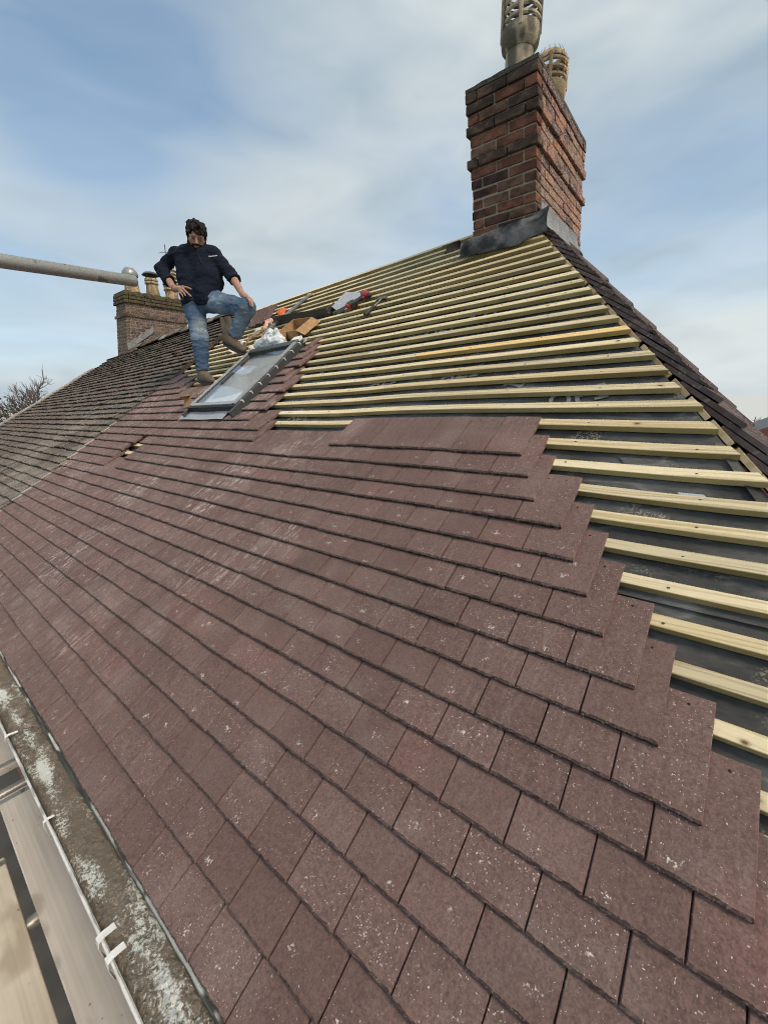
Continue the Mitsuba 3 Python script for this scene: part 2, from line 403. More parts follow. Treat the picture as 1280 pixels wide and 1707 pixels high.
def ground(p, n, uv):
    col = mix((.050, .060, .030), (.085, .095, .045), fbm(p.x * .6, p.y * .6, 0.0))
    pave = smoothstep(8.0, 5.5, dr.abs(p.y + 2.5))
    return mix(col, mix((.075, .072, .068), (.13, .125, .115), fbm(p.x * 3, p.y * 3, 1.0)), pave)


mat('m_ground', ground, rough=.95)
mat('m_far_brick', lambda p, n, uv: mix((.25, .075, .05), (.34, .12, .08), cell_rand(dr.floor(p.x * 4.4 + p.y * 4.4 + .5 * dr.floor(p.z * 13.3)), dr.floor(p.z * 13.3), 3)), rough=.9)
mat('m_slate', lambda p, n, uv: mix((.075, .080, .088), (.12, .125, .13), fbm(p.x * 4, p.y * 4, p.z * 4)), rough=.7)
mat('m_bark', lambda p, n, uv: mix((.075, .058, .045), (.125, .10, .08), fbm(p.x * 4, p.y * 4, p.z * 4)), rough=.95)
mat('m_twig', color=(.15, .115, .105), rough=.95)
mat('m_ivy', lambda p, n, uv: mix((.022, .028, .014), (.05, .06, .03), cell_rand(dr.floor(p.x * 9), dr.floor(p.y * 9), dr.floor(p.z * 9))), rough=.8)

# ------------------------------------------------------------------ ground and sky are structure
put('ground', grid(lambda u, v: np.stack([u, v, -.115 * np.maximum(np.hypot(u, v) - 42, 0)], -1), np.linspace(-600, 600, 101), np.linspace(-600, 600, 101)), 'm_ground', kind='structure')
labels['sky'] = {'kind': 'structure'}

# ================================================================== the house being re-roofed
HOUSE = thing('terraced_house', 'house with its roof half covered in new brown tiles and half in bare battens', 'house')
ROOF = HOUSE + '__roof'


def felt_mesh(u0, u1, v0, v1, n0, right_hip=False):
    def f(a, b):
        u_r = np.where(b > -9, hipu(b), u1) if right_hip else u1
        u = u0 + (u_r - u0) * a
        n = n0 - .010 * meshkit.fbm(np.stack([u * 4, b * 7, 0 * u], -1), 4, 3)
        return R(u, b, n)
    return grid(f, np.linspace(0, 1, 190), np.linspace(v0, v1, 150))


put(ROOF, felt_mesh(-5.60, 0, -.66, 3.84, -.069, True), 'm_felt', smooth=True, label='dark grey underlay sheet laid over the roof under the battens')
# a lapped sheet edge on the right, and a taped seam
lap = grid(lambda a, b: R(a, .62 + b, -.066 - .0 * a), np.linspace(-.75, hipu(.62) - .01, 20), np.linspace(0, .10, 2))
put(ROOF + '__underlay_lap', slab(lap, [0, -ST, CT], .002), 'm_felt')


def print_on_felt(text, u, v, h, ang):
    m = meshkit.text_mesh(text, h, .0008, bold=True)
    p = np.array(m.vertices); c, s = math.cos(ang), math.sin(ang)
    uu, vv = u + p[:, 0] * c - p[:, 1] * s, v + p[:, 0] * s + p[:, 1] * c
    m.vertices = R(uu, vv, -.0685 + p[:, 2]); return m


prints = [('OFI', -.79, 1.45, .10, .35), ('AZI', -2.05, 1.72, .09, .15), ('OFI', -2.62, 1.33, .09, .25), ('AZI', -1.5, 1.73, .10, .1), ('OFI', -1.9, 2.25, .10, .1), ('II', -.98, 1.60, .10, 1.2), ('AZI', -1.62, 2.35, .10, .15), ('OFI', -2.9, 1.85, .09, .2)]
put(ROOF + '__underlay_print', cat([print_on_felt(*a) for a in prints]), 'm_print', label='pale lettering printed on the grey underlay')
for (u, v, w, h) in ((-.40, 1.12, .17, .07), (-.20, 1.0, .07, .05)):
    m = grid(lambda a, b: R(u + a * w - .05 * b, v + b * h, -.0672), np.linspace(0, 1, 4), np.linspace(0, 1, 3))
    put(ROOF + '__tape', slab(m, [0, -ST, CT], .0006), 'm_felt' if w > .1 else 'm_label_print')

# ---------- battens
bid = [0]


def batten_mesh(u0, u1, v, k, h=.025, w=.038, ntop=-.041, cut=0.0):
    nseg = max(2, int((u1 - u0) / .12)); us = np.linspace(u0, u1, nseg + 1); V, UV = [], []
    b = bid[0]; bid[0] += 1
    rs = np.random.RandomState(100 + b)
    wob = .0035 * (meshkit.noise(np.stack([us * 1.3, us * 0 + k * 3.1, us * 0], -1), 4) - .5)
    wv = .007 * (meshkit.noise(np.stack([us * .9, us * 0 + k * 1.7, us * 0 + 5], -1), 6) - .5)
    prof = [(-w, -h), (-w, -.002), (-w + .002, 0), (-.002, 0), (0, -.002), (0, -h)]
    for (dv, dn) in prof:
        uu = us.copy()
        if cut: uu[-1] = u1 - cut * (dv + w)
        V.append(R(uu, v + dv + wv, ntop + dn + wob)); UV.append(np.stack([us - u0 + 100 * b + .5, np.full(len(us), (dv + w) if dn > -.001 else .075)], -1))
    m = len(prof); n = len(us); V = np.array(V).reshape(-1, 3); UV = np.array(UV).reshape(-1, 2); F = []
    for a in range(m):
        c = (a + 1) % m
        for i in range(n - 1):
            F += [[a * n + i, a * n + i + 1, c * n + i + 1], [a * n + i, c * n + i + 1, c * n + i]]
    for i, flip in ((0, False), (n - 1, True)):
        for a in range(1, m - 1):
            t = [i, a * n + i, (a + 1) * n + i]; F.append(t[::-1] if flip else t)
    mm = tm(V, F); mm.fix_normals(); return mm, UV


for k in range(-9, 30):
    v = (k + 4.094) * G
    uR = hipu(v) + .028 + .008 * math.sin(k * 2.3)
    left = -5.58
    # above the window and either side of it the battens stop at the frame
    spans = [(left, uR)]
    if 1.40 < v - .02 < 2.36: spans = [(left, -4.06), (-3.20, uR)]
    if k > 24 and False: spans = [(left, uR)]
    for (a, b) in spans:
        joint = a + (b - a) * (.35 + .3 * ((k * 7) % 5) / 5) if b - a > 2.5 else None
        for (c, d) in ([(a, joint - .001), (joint + .001, b)] if joint else [(a, b)]):
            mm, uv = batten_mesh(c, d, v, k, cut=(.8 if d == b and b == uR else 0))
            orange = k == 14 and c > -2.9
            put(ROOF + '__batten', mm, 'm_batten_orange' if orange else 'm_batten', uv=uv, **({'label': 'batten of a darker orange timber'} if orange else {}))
nh = []
for k in range(-2, 30):
    v = (k + 4.094) * G
    for q in range(15):
        u = -5.4 + q * .40 + .02 * math.sin(k * 5.1 + q)
        if u > hipu(v) - .03: continue
        nh.append(trimesh.creation.cylinder(.0042, .0025, sections=8)); nh[-1].apply_translation(R(u, v - .019 + .005 * math.sin(k + q * 2.2), -.041))
put(ROOF + '__nail_heads', cat(nh), 'm_steel_dull', kind='stuff')
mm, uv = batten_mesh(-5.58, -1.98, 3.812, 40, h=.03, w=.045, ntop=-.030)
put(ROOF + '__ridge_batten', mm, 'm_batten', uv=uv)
# ridge board and rear slope so that the roof is closed behind
rear = grid(lambda a, b: np.stack([a, 3.13 + b * 2.55, R(a, 3.84, -.07)[..., 2] - b * 1.9], -1), np.linspace(-11.6, -2.0, 30), np.linspace(0, 1, 5))
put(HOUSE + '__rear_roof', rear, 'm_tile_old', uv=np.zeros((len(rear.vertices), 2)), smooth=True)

# ---------- tiles
tid = [1]


def tile_local(w, l, t, rs, rag=.0012, nt=8, chip=.0):
    """outline with a slightly ragged tail, chamfered top edge"""
    xs = np.linspace(0, w, nt + 1)
    o = [(x, rs.uniform(-rag, rag)) for x in xs] + [(w, l * .5), (w, l), (w * .5, l + rs.uniform(-rag, rag)), (0, l), (0, l * .5)]
    o = np.array(o); n = len(o); c = np.array([w / 2, l / 2])
    ins = o + np.sign(c - o) * np.array([.0018, .0018])
    ins[1:nt, 0] = o[1:nt, 0]; ins[nt + 1, 1] = o[nt + 1, 1]; ins[nt + 4, 1] = o[nt + 4, 1]; ins[nt + 3, 0] = o[nt + 3, 0]
    zb = -t + rs.uniform(-.0011, .0011, n)
    zm = np.full(n, -.0022); zm[:nt + 1] = -.0055 + rs.uniform(-.0012, .0012, nt + 1); ins[:nt + 1, 1] += .0045 + rs.uniform(-.001, .001, nt + 1)
    V = np.vstack([np.c_[o, zb], np.c_[o, zm], np.c_[ins, np.zeros(n)], [[w / 2, l / 2, .0]]]); F = []
    for a in (0, n):
        for i in range(n):
            j = (i + 1) % n
            F += [[a + i, a + j, a + n + j], [a + i, a + n + j, a + n + i]]
    for i in range(n): F.append([2 * n + i, 2 * n + (i + 1) % n, 3 * n])
    F += [[0, nt + 2, nt], [0, nt + 4, nt + 2]]
    return V, np.array(F)


def make_tile(u, v, rs, w=.1635, l=.265, t=.0185, tilt=.038, lift=.0, rot=.0, bow=.0, rag=.0012, nt=8, mapper=R, cutx=None):
    V, F = tile_local(w, l, t, rs, rag, nt)
    i = tid[0]; tid[0] += 1
    uv = np.c_[i + V[:, 0] / .2, V[:, 1]]
    x, y = V[:, 0] - w / 2, V[:, 1]
    c, s = math.cos(rot), math.sin(rot)
    X = u + w / 2 + x * c - y * s; Y = v + x * s + y * c
    N = V[:, 2] - tilt * y / .265 + lift * (1 - y / .265) + bow * (1 - (2 * x / w) ** 2)
    if cutx is not None: X = np.maximum(X, cutx(Y))
    m = tm(mapper(X, Y, N), F)
    return m, uv


def near_first(items, count):
    """items: (mesh, uv, centre). The ones that show largest come first: near the eye and inside the frame"""
    def key(it):
        d = it[2] - EYE; r = np.array([.782, .623, -.02]); z = d @ FWD
        if z < .1: return 1e6
        x, y = d @ r / z, -(d @ UP) / z
        out = max(0, abs(x) - .96) + max(0, abs(y) - 1.28)
        return float(d @ d) * (1 + 30 * out)
    items.sort(key=key)
    return items[:count], items[count:]


def put_all(base, items, bsdf, count, stuff_name):
    a, b = near_first(items, count)
    for m, uv, _ in a: put(base, m, bsdf, uv=uv)
    if b:
        put(stuff_name, cat([x[0] for x in b]), bsdf, uv=np.vstack([x[1] for x in b]), kind='stuff')


# measured course by course: small shifts of the bond and of the tail line
JU = {-5: -.362, -4: -.166, -3: -.004, -2: .004, -1: -.01, 0: .01, 1: -.006, 2: -.06, 3: .054, 4: -.026, 5: .06, 6: .159, 7: .244, 8: .2, 9: .2, 10: .1, 11: .1, 12: .1}
JV = {-6: -.20, -5: -.086, -4: .004, -3: .088, -2: .071, -1: .05, 0: .074, 1: .028, 2: .016, 3: -.013, 4: -.033, 5: -.08, 6: -.102, 7: -.051, 8: -.16, 9: -.17, 10: -.17, 11: -.17, 12: -.17, 13: -.10, 14: -.10, 15: -.10, 16: 0, 17: 0, 18: 0, 19: .05, 20: .12}
# course: list of (left end, right end) in tile widths
SP = {}
for j in range(-6, 6): SP[j] = [(-34, -.5 * j)]
SP[6] = [(-34, -27.9), (-26.0, -3.0)]
SP[7] = [(-34, -28.2), (-26.3, -3.5)]
SP[8] = [(-34, -27.8), (-26.1, -4.0)]
SP[9] = [(-34, -27.4), (-26.6, -4.35)]
SP[10] = [(-34, -16.2), (-11.6, -4.75)]
SP[11] = [(-34, -16.6)]
SP[12] = [(-34, -25.1), (-20.25, -17.95)]
SP[13] = [(-34, -25.3), (-19.55, -17.5)]
SP[14] = [(-34, -25.2), (-19.5, -18.05)]
SP[15] = [(-34, -26.0), (-19.5, -17.46)]
SP[16] = [(-34, -29.35), (-19.5, -18.1)]
SP[17] = [(-34.5, -30.2), (-19.5, -18.6)]
SP[18] = [(-35, -32.3), (-19.5, -18.1)]
SP[19] = [(-36, -34.0), (-19.5, -18.5)]
SP[20] = [(-19.45, -18.9)]
rs = np.random.RandomState(7)
items = []
for j, spans in SP.items():
    v = (j + JV[j]) * G
    for (a, b) in spans:
        e = b + JU.get(j, .0) * (1 if j < 8 else 0)
        u = e
        while u > a + .12:
            wt = min(1.0, u - a)
            uu = (u - wt) * S + .0007
            ly = rs.normal(0, .0011)
            eave = j == -6
            loose = rs.rand() < .05
            m, uv = make_tile(uu, v + ly, rs, w=wt * S - .0024 - abs(rs.normal(0, .0007)), lift=abs(rs.normal(0, .0012)) + (.003 if loose else 0) + (.004 if eave else 0), rot=rs.normal(0, .0022), bow=rs.normal(.0008, .0006), nt=14 if u > -14 else 6, rag=.0011)
            items.append((m, uv, R(uu + .08, v + .05)))
            u -= wt
# the under-eaves course
for q in range(36):
    m, uv = make_tile(-.5 - q * S - .0, -6.05 * G, rs, l=.19, lift=-.014, nt=4); items.append((m, uv, np.array([-50., 0, 0])))
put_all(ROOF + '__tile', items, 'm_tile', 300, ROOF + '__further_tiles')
# pale lime edge where the new tiles meet the neighbour's
for j in range(-3, 12):
    v = (j + JV[j]) * G; a = -34.05 * S
    w = .03 + .045 * rs.rand()
    if j % 5 == 4: continue
    m = grid(lambda p, q: R(a - w + p * w, v + .002 + q * (.06 + .05 * w / .07), .001 - .012 * q + .002 * p), np.linspace(0, 1, 4), np.linspace(0, 1, 5))
    put(ROOF + '__mortar_strip', slab(m, [0, -ST, CT], .012), 'm_mortar_pale')

# ---------- hip end with the old tiles still on it
HIPROOF = HOUSE + '__hip_roof'
yn = lambda s: .907 * s
yf = lambda s: 4.42 - .907 * s
sheet = grid(lambda a, b: H(yn(b) + .02 + a * (yf(b) - yn(b) - .01), b, -.004), np.linspace(0, 1, 12), np.linspace(-1.40, 2.40, 30))
put(HIPROOF, sheet, 'm_felt', smooth=True)
items = []
rs = np.random.RandomState(21)
for j in range(34):
    s = -1.40 + j * .1122
    y0, y1 = yn(s) + .035, yf(s) + .05
    y = y0 - S * (.5 if j % 2 else .0) + rs.uniform(-.03, .01)
    while y < y1:
        if y + S > y0 + .02:
            first = y < y0 + .05
            m, uv = make_tile(y, s, rs, w=.163, t=.017, tilt=.040, lift=.010 + abs(rs.normal(0, .003)), rot=rs.normal(0, .003), bow=.001, nt=4,
                              mapper=lambda X, Y, N: H(X, Y, N + .069), cutx=lambda yy: yn(yy) + .036 + .006 * math.sin(j * 2.1))
            items.append((m, uv, H(y + .08, s + .05, 0)))
        y += S
put_all(HIPROOF + '__tile', items, 'm_tile_hip', 170, HIPROOF + '__further_tiles')
for j in range(14):        # bonnet tiles down the far hip
    s0 = 2.30 - j * .27; pts = []
    V = []
    for a in np.linspace(0, 1, 3):
        s = s0 - a * .33
        c = H(yf(s) - .01, s, .052 + .022 * a)
        for t in np.linspace(-1, 1, 9):
            V.append(c + np.array([0, -1., 0]) * .11 * t + np.array([0, 0, 1.]) * (.05 * (1 - t * t)) + HIPN * .0)
    F = []
    for a in range(2):
        for t in range(8):
            q = a * 9 + t; F += [[q, q + 1, q + 10], [q, q + 10, q + 9]]
    put(HIPROOF + '__bonnet_tile', slab(tm(V, F), [0, 0, 1.], .014), 'm_tile_hip', uv=None if False else np.zeros((54, 2)) + j)
for k in range(31):        # ends of the hip-end battens, cut along the hip
    s = (k - 9.5) * .1122 - .02
    y = yn(s)
    V = []
    for n in (.001, .020):
        sl = .098 + .010 * math.sin(k * 3.7)
        for (dy, dsv) in ((.010, 0), (.010 + .907 * sl, sl), (.30 + .907 * sl, sl), (.30, 0)):
            V.append(H(y + dy, s + dsv, n))
    m = tm(V, [[0, 2, 1], [0, 3, 2], [4, 5, 6], [4, 6, 7], [0, 1, 5], [0, 5, 4], [1, 2, 6], [1, 6, 5], [2, 3, 7], [2, 7, 6], [3, 0, 4], [3, 4, 7]]); m.fix_normals()
    put(HIPROOF + '__batten', m, 'm_batten_cut', uv=np.c_[np.array([0, .05, .3, .3, 0, .05, .3, .3]) + 100 * (200 + k), [0, .02, .02, 0, 0, .02, .02, 0]])
# little nail tags and felt fold at the hip
put(HIPROOF + '__torn_underlay', slab(grid(lambda a, b: R(hipu(1.05 + a * .25) - .02 + b * .05, 1.0 + a * .28, -.06 - .03 * b * b), np.linspace(0, 1, 8), np.linspace(0, 1, 4)), [0, -ST, CT], .0015), 'm_felt')

# ---------- walls, fascia, gutter
put(HOUSE + '__wall', box(6.55, 5.9, 5.0, (-2.36, 2.6, 2.5)), 'm_wall')
put(HOUSE + '__fascia', box(6.9, .022, .15, (-2.25, -.545, 5.085)), 'm_fascia')
GUT = HOUSE + '__gutter'
prof = [(-.556, 5.160), (-.561, 5.160), (-.566, 5.14), (-.585, 5.108), (-.62, 5.098), (-.65, 5.108), (-.668, 5.135), (-.674, 5.166), (-.671, 5.168), (-.664, 5.135), (-.648, 5.112), (-.62, 5.103), (-.588, 5.112), (-.562, 5.142)]
us = np.linspace(-11.6, 1.1, 60)


def extrude_x(prof, us, wob=0.0):
    V = np.array([[(u, y + wob * math.sin(u * 3.1), z) for (y, z) in prof] for u in us]).reshape(-1, 3); m = len(prof); F = []
    for i in range(len(us) - 1):
        for a in range(m):
            c = (a + 1) % m
            F += [[i * m + a, i * m + c, (i + 1) * m + c], [i * m + a, (i + 1) * m + c, (i + 1) * m + a]]
    return tm(V, F)


put(GUT, extrude_x(prof, us, .002), 'm_gutter_back', label='grey gutter full of silt and lime scale along the eaves')
put(GUT + '__lip', tube([(u, -.675 + .002 * math.sin(u * 3.1), 5.170) for u in us], .0042, 8), 'm_gutter_lip', smooth=True, label='white front lip of the gutter')


def sed(u, y):
    b = (meshkit.fbm(np.stack([u * 22, y * 22, 0 * u], -1), 4, 3) - .5) * .020 + (meshkit.noise(np.stack([u * 130, y * 130, 0 * u], -1), 8) - .5) * .006
    e = np.clip(np.minimum(y + .668, -.559 - y) / .012, 0, 1)
    return np.stack([u, y, 5.140 + b + .006 * e - .01 * (1 - e) + .006 * np.sin(u * 4)], -1)


put(GUT + '__silt', grid(sed, np.linspace(-4.2, -.4, 900), np.linspace(-.667, -.5605, 30)), 'm_sediment', smooth=True, kind='stuff', label='silt and crusted lime lying in the gutter')
put(GUT + '__silt_beyond', grid(sed, np.concatenate([np.linspace(-11.5, -4.2, 200)]), np.linspace(-.667, -.564, 8)), 'm_sediment', smooth=True, kind='stuff')
rs = np.random.RandomState(5)
peb = []
for q in range(420):
    u = -.7 - 2.6 * rs.rand() ** 1.3; y = rs.uniform(-.655, -.572); r = rs.uniform(.0015, .0045)
    if meshkit.noise(np.array([u * 7, y * 9, 0.]), 2) < .5: continue
    m = trimesh.creation.icosphere(1, r); m.vertices *= rs.uniform(.6, 1.3, 3); m.apply_translation(sed(np.array(u), np.array(y)) + [0, 0, .001]); peb.append(m)
put(GUT + '__grit', cat(peb), 'm_sediment', kind='stuff')


def clip(u, w, over):
    P = [(-.640 + over, 5.176), (-.668, 5.180), (-.682, 5.176), (-.684, 5.16), (-.680, 5.13), (-.674, 5.105)]
    top = grid(lambda a, b: np.stack([u + (a - .5) * w + .004 * b, np.interp(b * 5, range(6), [x[0] for x in P]), np.interp(b * 5, range(6), [x[1] for x in P])], -1), np.linspace(0, 1, 3), np.linspace(0, 1, 16))
    return slab(top, [0, -.5, .85], -.0025)


for (u, w, o) in ((-1.222, .019, .0), (-1.158, .019, .0), (-1.72, .009, -.012), (-2.30, .012, 0), (-3.1, .012, 0), (-3.9, .012, 0)):
    put(GUT + '__clip', clip(u, w, o), 'm_white_plastic')

# ---------- roof window
WIN = HOUSE + '__roof_window'
u0, u1, v0, v1 = -4.00, -3.235, 1.432, 2.345


def rbox(a, b, c, d, n0, n1, r=.0):
    """a box in roof coordinates"""
    V = [R(u, v, n) for n in (n0, n1) for (u, v) in ((a, c), (b, c), (b, d), (a, d))]
    return tm(V, [[0, 2, 1], [0, 3, 2], [4, 5, 6], [4, 6, 7], [0, 1, 5], [0, 5, 4], [1, 2, 6], [1, 6, 5], [2, 3, 7], [2, 7, 6], [3, 0, 4], [3, 4, 7]])


def ring(a, b, c, d, w, n0, n1):
    return cat([rbox(a, a + w, c, d, n0, n1), rbox(b - w, b, c, d, n0, n1), rbox(a + w, b - w, c, c + w, n0, n1), rbox(a + w, b - w, d - w, d, n0, n1)])


put(WIN, ring(u0, u1, v0, v1, .036, -.06, .050), 'm_dark_metal', label='dark framed roof window beside the standing man')
put(WIN + '__sash', cat([rbox(u0 + .006, u0 + .044, v0 + .02, v1 - .03, .051, .064), rbox(u1 - .044, u1 - .006, v0 + .02, v1 - .03, .051, .064), rbox(u0 + .0445, u1 - .0445, v0 + .015, v0 + .052, .051, .062)]), 'm_sash')
put(WIN + '__top_cover', rbox(u0 + .0445, u1 - .0445, v1 - .075, v1 - .012, .051, .068), 'm_dark_metal')
put(WIN + '__gasket', ring(u0 + .0445, u1 - .0445, v0 + .0525, v1 - .0755, .007, .040, .0535), 'm_gasket')
put(WIN + '__bottom_rail', rbox(u0 + .005, u1 - .005, v0 - .012, v0 - .001, -.02, .056), 'm_gasket')
put(WIN + '__pane', grid(lambda a, b: R(u0 + .05 + a * (u1 - u0 - .10), v0 + .058 + b * (v1 - v0 - .135), .049), np.linspace(0, 1, 2), np.linspace(0, 1, 2)), 'm_glass')
put(WIN + '__blind', rbox(u0 + .046, u1 - .046, v0 + .046, v1 - .046, -.02, .010), 'm_blind')
def film(a, b): return R(-3.92 + .60 * a + .02 * np.sin(b * 5), 1.56 + b * (.50 + .06 * np.sin(a * 3.0 + 1)), .0115)  # sheet under the glass that stands in for a cloud reflection
put(WIN + '__film', grid(film, np.linspace(0, 1, 12), np.linspace(0, 1, 8)), 'm_painted_reflection', label='pale sheet under the pane painted as clouds reflected in the glass')
put(WIN + '__side_flashing', rbox(u1 + .001, u1 + .034, v0 - .08, v1 + .02, -.04, .047), 'm_dark_metal')
put(WIN + '__side_flashing', rbox(u0 - .03, u0 - .001, v0 - .08, v1, -.04, .040), 'm_dark_metal')
ap = grid(lambda a, b: R(u0 - .10 + a * .76, 1.325 + b * .118, .004 + .008 * b + .003 * np.sin(a * 9)), np.linspace(0, 1, 14), np.linspace(0, 1, 4))
put(WIN + '__apron', slab(ap, [0, -ST, CT], .003), 'm_silver_sheet', smooth=30, label='pale grey apron flashing below the window')
for q in range(8):
    v = v0 + .07 + q * .115
    put(WIN + '__clip', cat([rbox(u1 + .004, u1 + .036, v, v + .008, .0475, .0500), rbox(u1 + .0345, u1 + .0363, v, v + .008, .026, .0495)]), 'm_white_plastic')
put(WIN + '__corner_tape', slab(grid(lambda a, b: R(u1 + .02 + a * .075, v1 + .0 + b * .06, .02 + .02 * a + .012 * np.sin(b * 5)), np.linspace(0, 1, 6), np.linspace(0, 1, 5)), [0, -ST, CT], .002), 'm_film')
put(WIN + '__corner_block', cat([rbox(u0 - .005, u0 + .03, v1 - .01, v1 + .035, .04, .085), rbox(u1 - .10, u1 + .005, v1 - .004, v1 + .05, .045, .07)]), 'm_white_plastic')


# ---------- chimneys
def chimney(prefix, A, W, D, lean, c0, c1, hc, pick, bands, out, core, seed, bw=.205):
    """stack whose front right corner stands at A, front along -x, side along +y; courses c0..c1, each brick a mesh of its own"""
    lean = np.asarray(lean, float); A = np.asarray(A, float)
    P = lambda x, y, z: A + lean * z + np.array([x, y, 0.])
    cm = box(W - .026, D - .026, (c1 - c0) * hc)
    cv = np.array(cm.vertices); cv = cv + [-W / 2, D / 2, (c0 + c1) * hc / 2]
    cm.vertices = np.array([P(*q) for q in cv]); put(prefix, cm, core)
    rs = np.random.RandomState(seed)
    for c in range(c0, c1):
        o = out(c); z0, z1 = c * hc, (c + 1) * hc - .0115
        odd = c % 2
        def run(L, odd):
            n = max(1, round((L - .1 * 1) / bw)); w = (L - .10) / n; e = [0, .10] if odd else [0]
            x = e[-1]
            while x < L - .12: x += w; e.append(min(x, L))
            if L - e[-1] > .03: e.append(L)
            else: e[-1] = L
            return e
        segs = []
        Wx, Dy = W + 2 * o, D + 2 * o
        for (s, x0, x1, y0, y1, face) in [('x', None, None, -o, .10 - o, 'front'), ('x', None, None, D + o - .10, D + o, 'back')]:
            e = run(Wx, odd)
            for a, b in zip(e[:-1], e[1:]): segs.append((o - b + .0, o - a, y0, y1, face))
        e = run(Dy - .2, 1 - odd)
        for a, b in zip(e[:-1], e[1:]):
            segs.append((o - .10, o, -o + .10 + a, -o + .10 + b, 'side')); segs.append((-W - o, -W - o + .10, -o + .10 + a, -o + .10 + b, 'far'))
        for (xa, xb, ya, yb, face) in segs:
            m = box(xb - xa - .011, yb - ya - .011, z1 - z0, r=.005)
            v = np.array(m.vertices)
            v += (meshkit.noise(v * 45 + rs.uniform(0, 99, 3), seed)[:, None] - .5) * .006
            dx, dy, dz = rs.normal(0, .0022, 3) * [1, 1, .5]
            v = v + [(xa + xb) / 2 + dx, (ya + yb) / 2 + dy, (z0 + z1) / 2 + dz]
            m.vertices = np.array([P(*q) for q in v])
            put(prefix + '__brick', m, pick(c, face, rs), smooth=35)


CH = HOUSE + '__chimney'


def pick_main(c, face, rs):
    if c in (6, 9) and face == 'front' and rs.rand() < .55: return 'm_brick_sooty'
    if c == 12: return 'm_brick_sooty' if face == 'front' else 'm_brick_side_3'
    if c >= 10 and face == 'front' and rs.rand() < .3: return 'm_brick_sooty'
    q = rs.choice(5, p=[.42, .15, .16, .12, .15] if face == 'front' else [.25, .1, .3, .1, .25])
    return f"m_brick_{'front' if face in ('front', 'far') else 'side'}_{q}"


CA, CL = np.array([-1.475, 2.735, 7.86]), np.array([-.025, -.13, 1.])
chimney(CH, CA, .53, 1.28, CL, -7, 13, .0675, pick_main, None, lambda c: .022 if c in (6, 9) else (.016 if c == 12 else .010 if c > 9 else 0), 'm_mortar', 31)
cap = box(.545, 1.29, .026); cv = np.array(cap.subdivide().subdivide().subdivide().vertices); cf = cap.subdivide().subdivide().subdivide().faces
cv[:, 2] += (meshkit.fbm(cv * 16, 3, 4) - .5) * .022 * (cv[:, 2] > 0); cv[:, :2] += ((meshkit.fbm(cv * 22, 3, 6) - .5) * .016)[:, None]
cv += [-.265, .64, 13 * .0675 + .006]
put(CH + '__capping', tm([CA + CL * q[2] + [q[0], q[1], 0] for q in cv], cf), 'm_mortar_dark', smooth=40)


def louvre_pot(c, sc, key, seed, nring=5, stub=.22):
    """clay pot with a ringed, ribbed terminal and a wire mesh guard"""
    r = .118 * sc; ms = [lathe([(r * 1.06, 0), (r, .02), (r * .93, stub), (r * .80, stub), (r * .86, 0)], 36)]
    z = stub - .03
    ms.append(lathe([(r * .97, z), (r * 1.22, z + .035), (r * 1.30, z + .09), (r * 1.25, z + .135), (r * 1.1, z + .135), (r * 1.12, z + .06), (r * .9, z)], 36, closed=True))
    z += .135
    for k in range(nring):
        za = z + k * .058 * sc + .012
        ms.append(lathe([(r * 1.22, za), (r * 1.30, za + .012), (r * 1.28, za + .030 * sc), (r * 1.16, za + .038 * sc), (r * 1.12, za + .01)], 36, closed=True))
    zt = z + nring * .058 * sc
    ms.append(lathe([(r * 1.26, zt), (r * 1.22, zt + .03), (r * .95, zt + .062), (r * .8, zt + .066), (r * .78, zt + .03), (r * 1.1, zt)], 36, closed=True))
    for k in range(4):
        a = k * math.pi / 2 + .35
        b = box(.024 * sc, .030 * sc, zt - z + .07, (r * 1.25, 0, (z + zt) / 2 - .012), r=.006); b.apply_transform(trimesh.transformations.rotation_matrix(a, [0, 0, 1])); ms.append(b)
    m = cat(ms); m.apply_translation(c); put(CH + '__chimney_pot', m, key, smooth=35)
    rs = np.random.RandomState(seed); w = []
    for k in range(16):
        a = k * 2 * math.pi / 16
        w.append(tube([np.array(c) + [r * 1.33 * math.cos(a + t * .25) * (1 - .35 * max(0, t - .6) / .4) , r * 1.33 * math.sin(a + t * .25) * (1 - .35 * max(0, t - .6) / .4), zt - .13 + .22 * t] for t in np.linspace(0, 1, 7)], .0012, 4, False))
        w.append(tube([np.array(c) + [r * 1.33 * math.cos(a - t * .25) * (1 - .35 * max(0, t - .6) / .4), r * 1.33 * math.sin(a - t * .25) * (1 - .35 * max(0, t - .6) / .4), zt - .13 + .22 * t] for t in np.linspace(0, 1, 7)], .0012, 4, False))
    put(CH + '__wire_guard', cat(w), 'm_steel')


P1 = CA + CL * .86 + [-.27, .33, 0]; P2 = CA + CL * .86 + [-.27, 1.0, 0]
louvre_pot(P1, .93, 'm_pot', 3, 6, .34)
louvre_pot(P2, .93, 'm_pot_buff', 4, 3, .30)
for pp in (P1, P2):
    put(CH + '__flaunching', lathe([(.0, .09), (.10, .08), (.15, .045), (.24, .0)], 20, pp - [0, 0, .02]), 'm_mortar_dark', smooth=True)
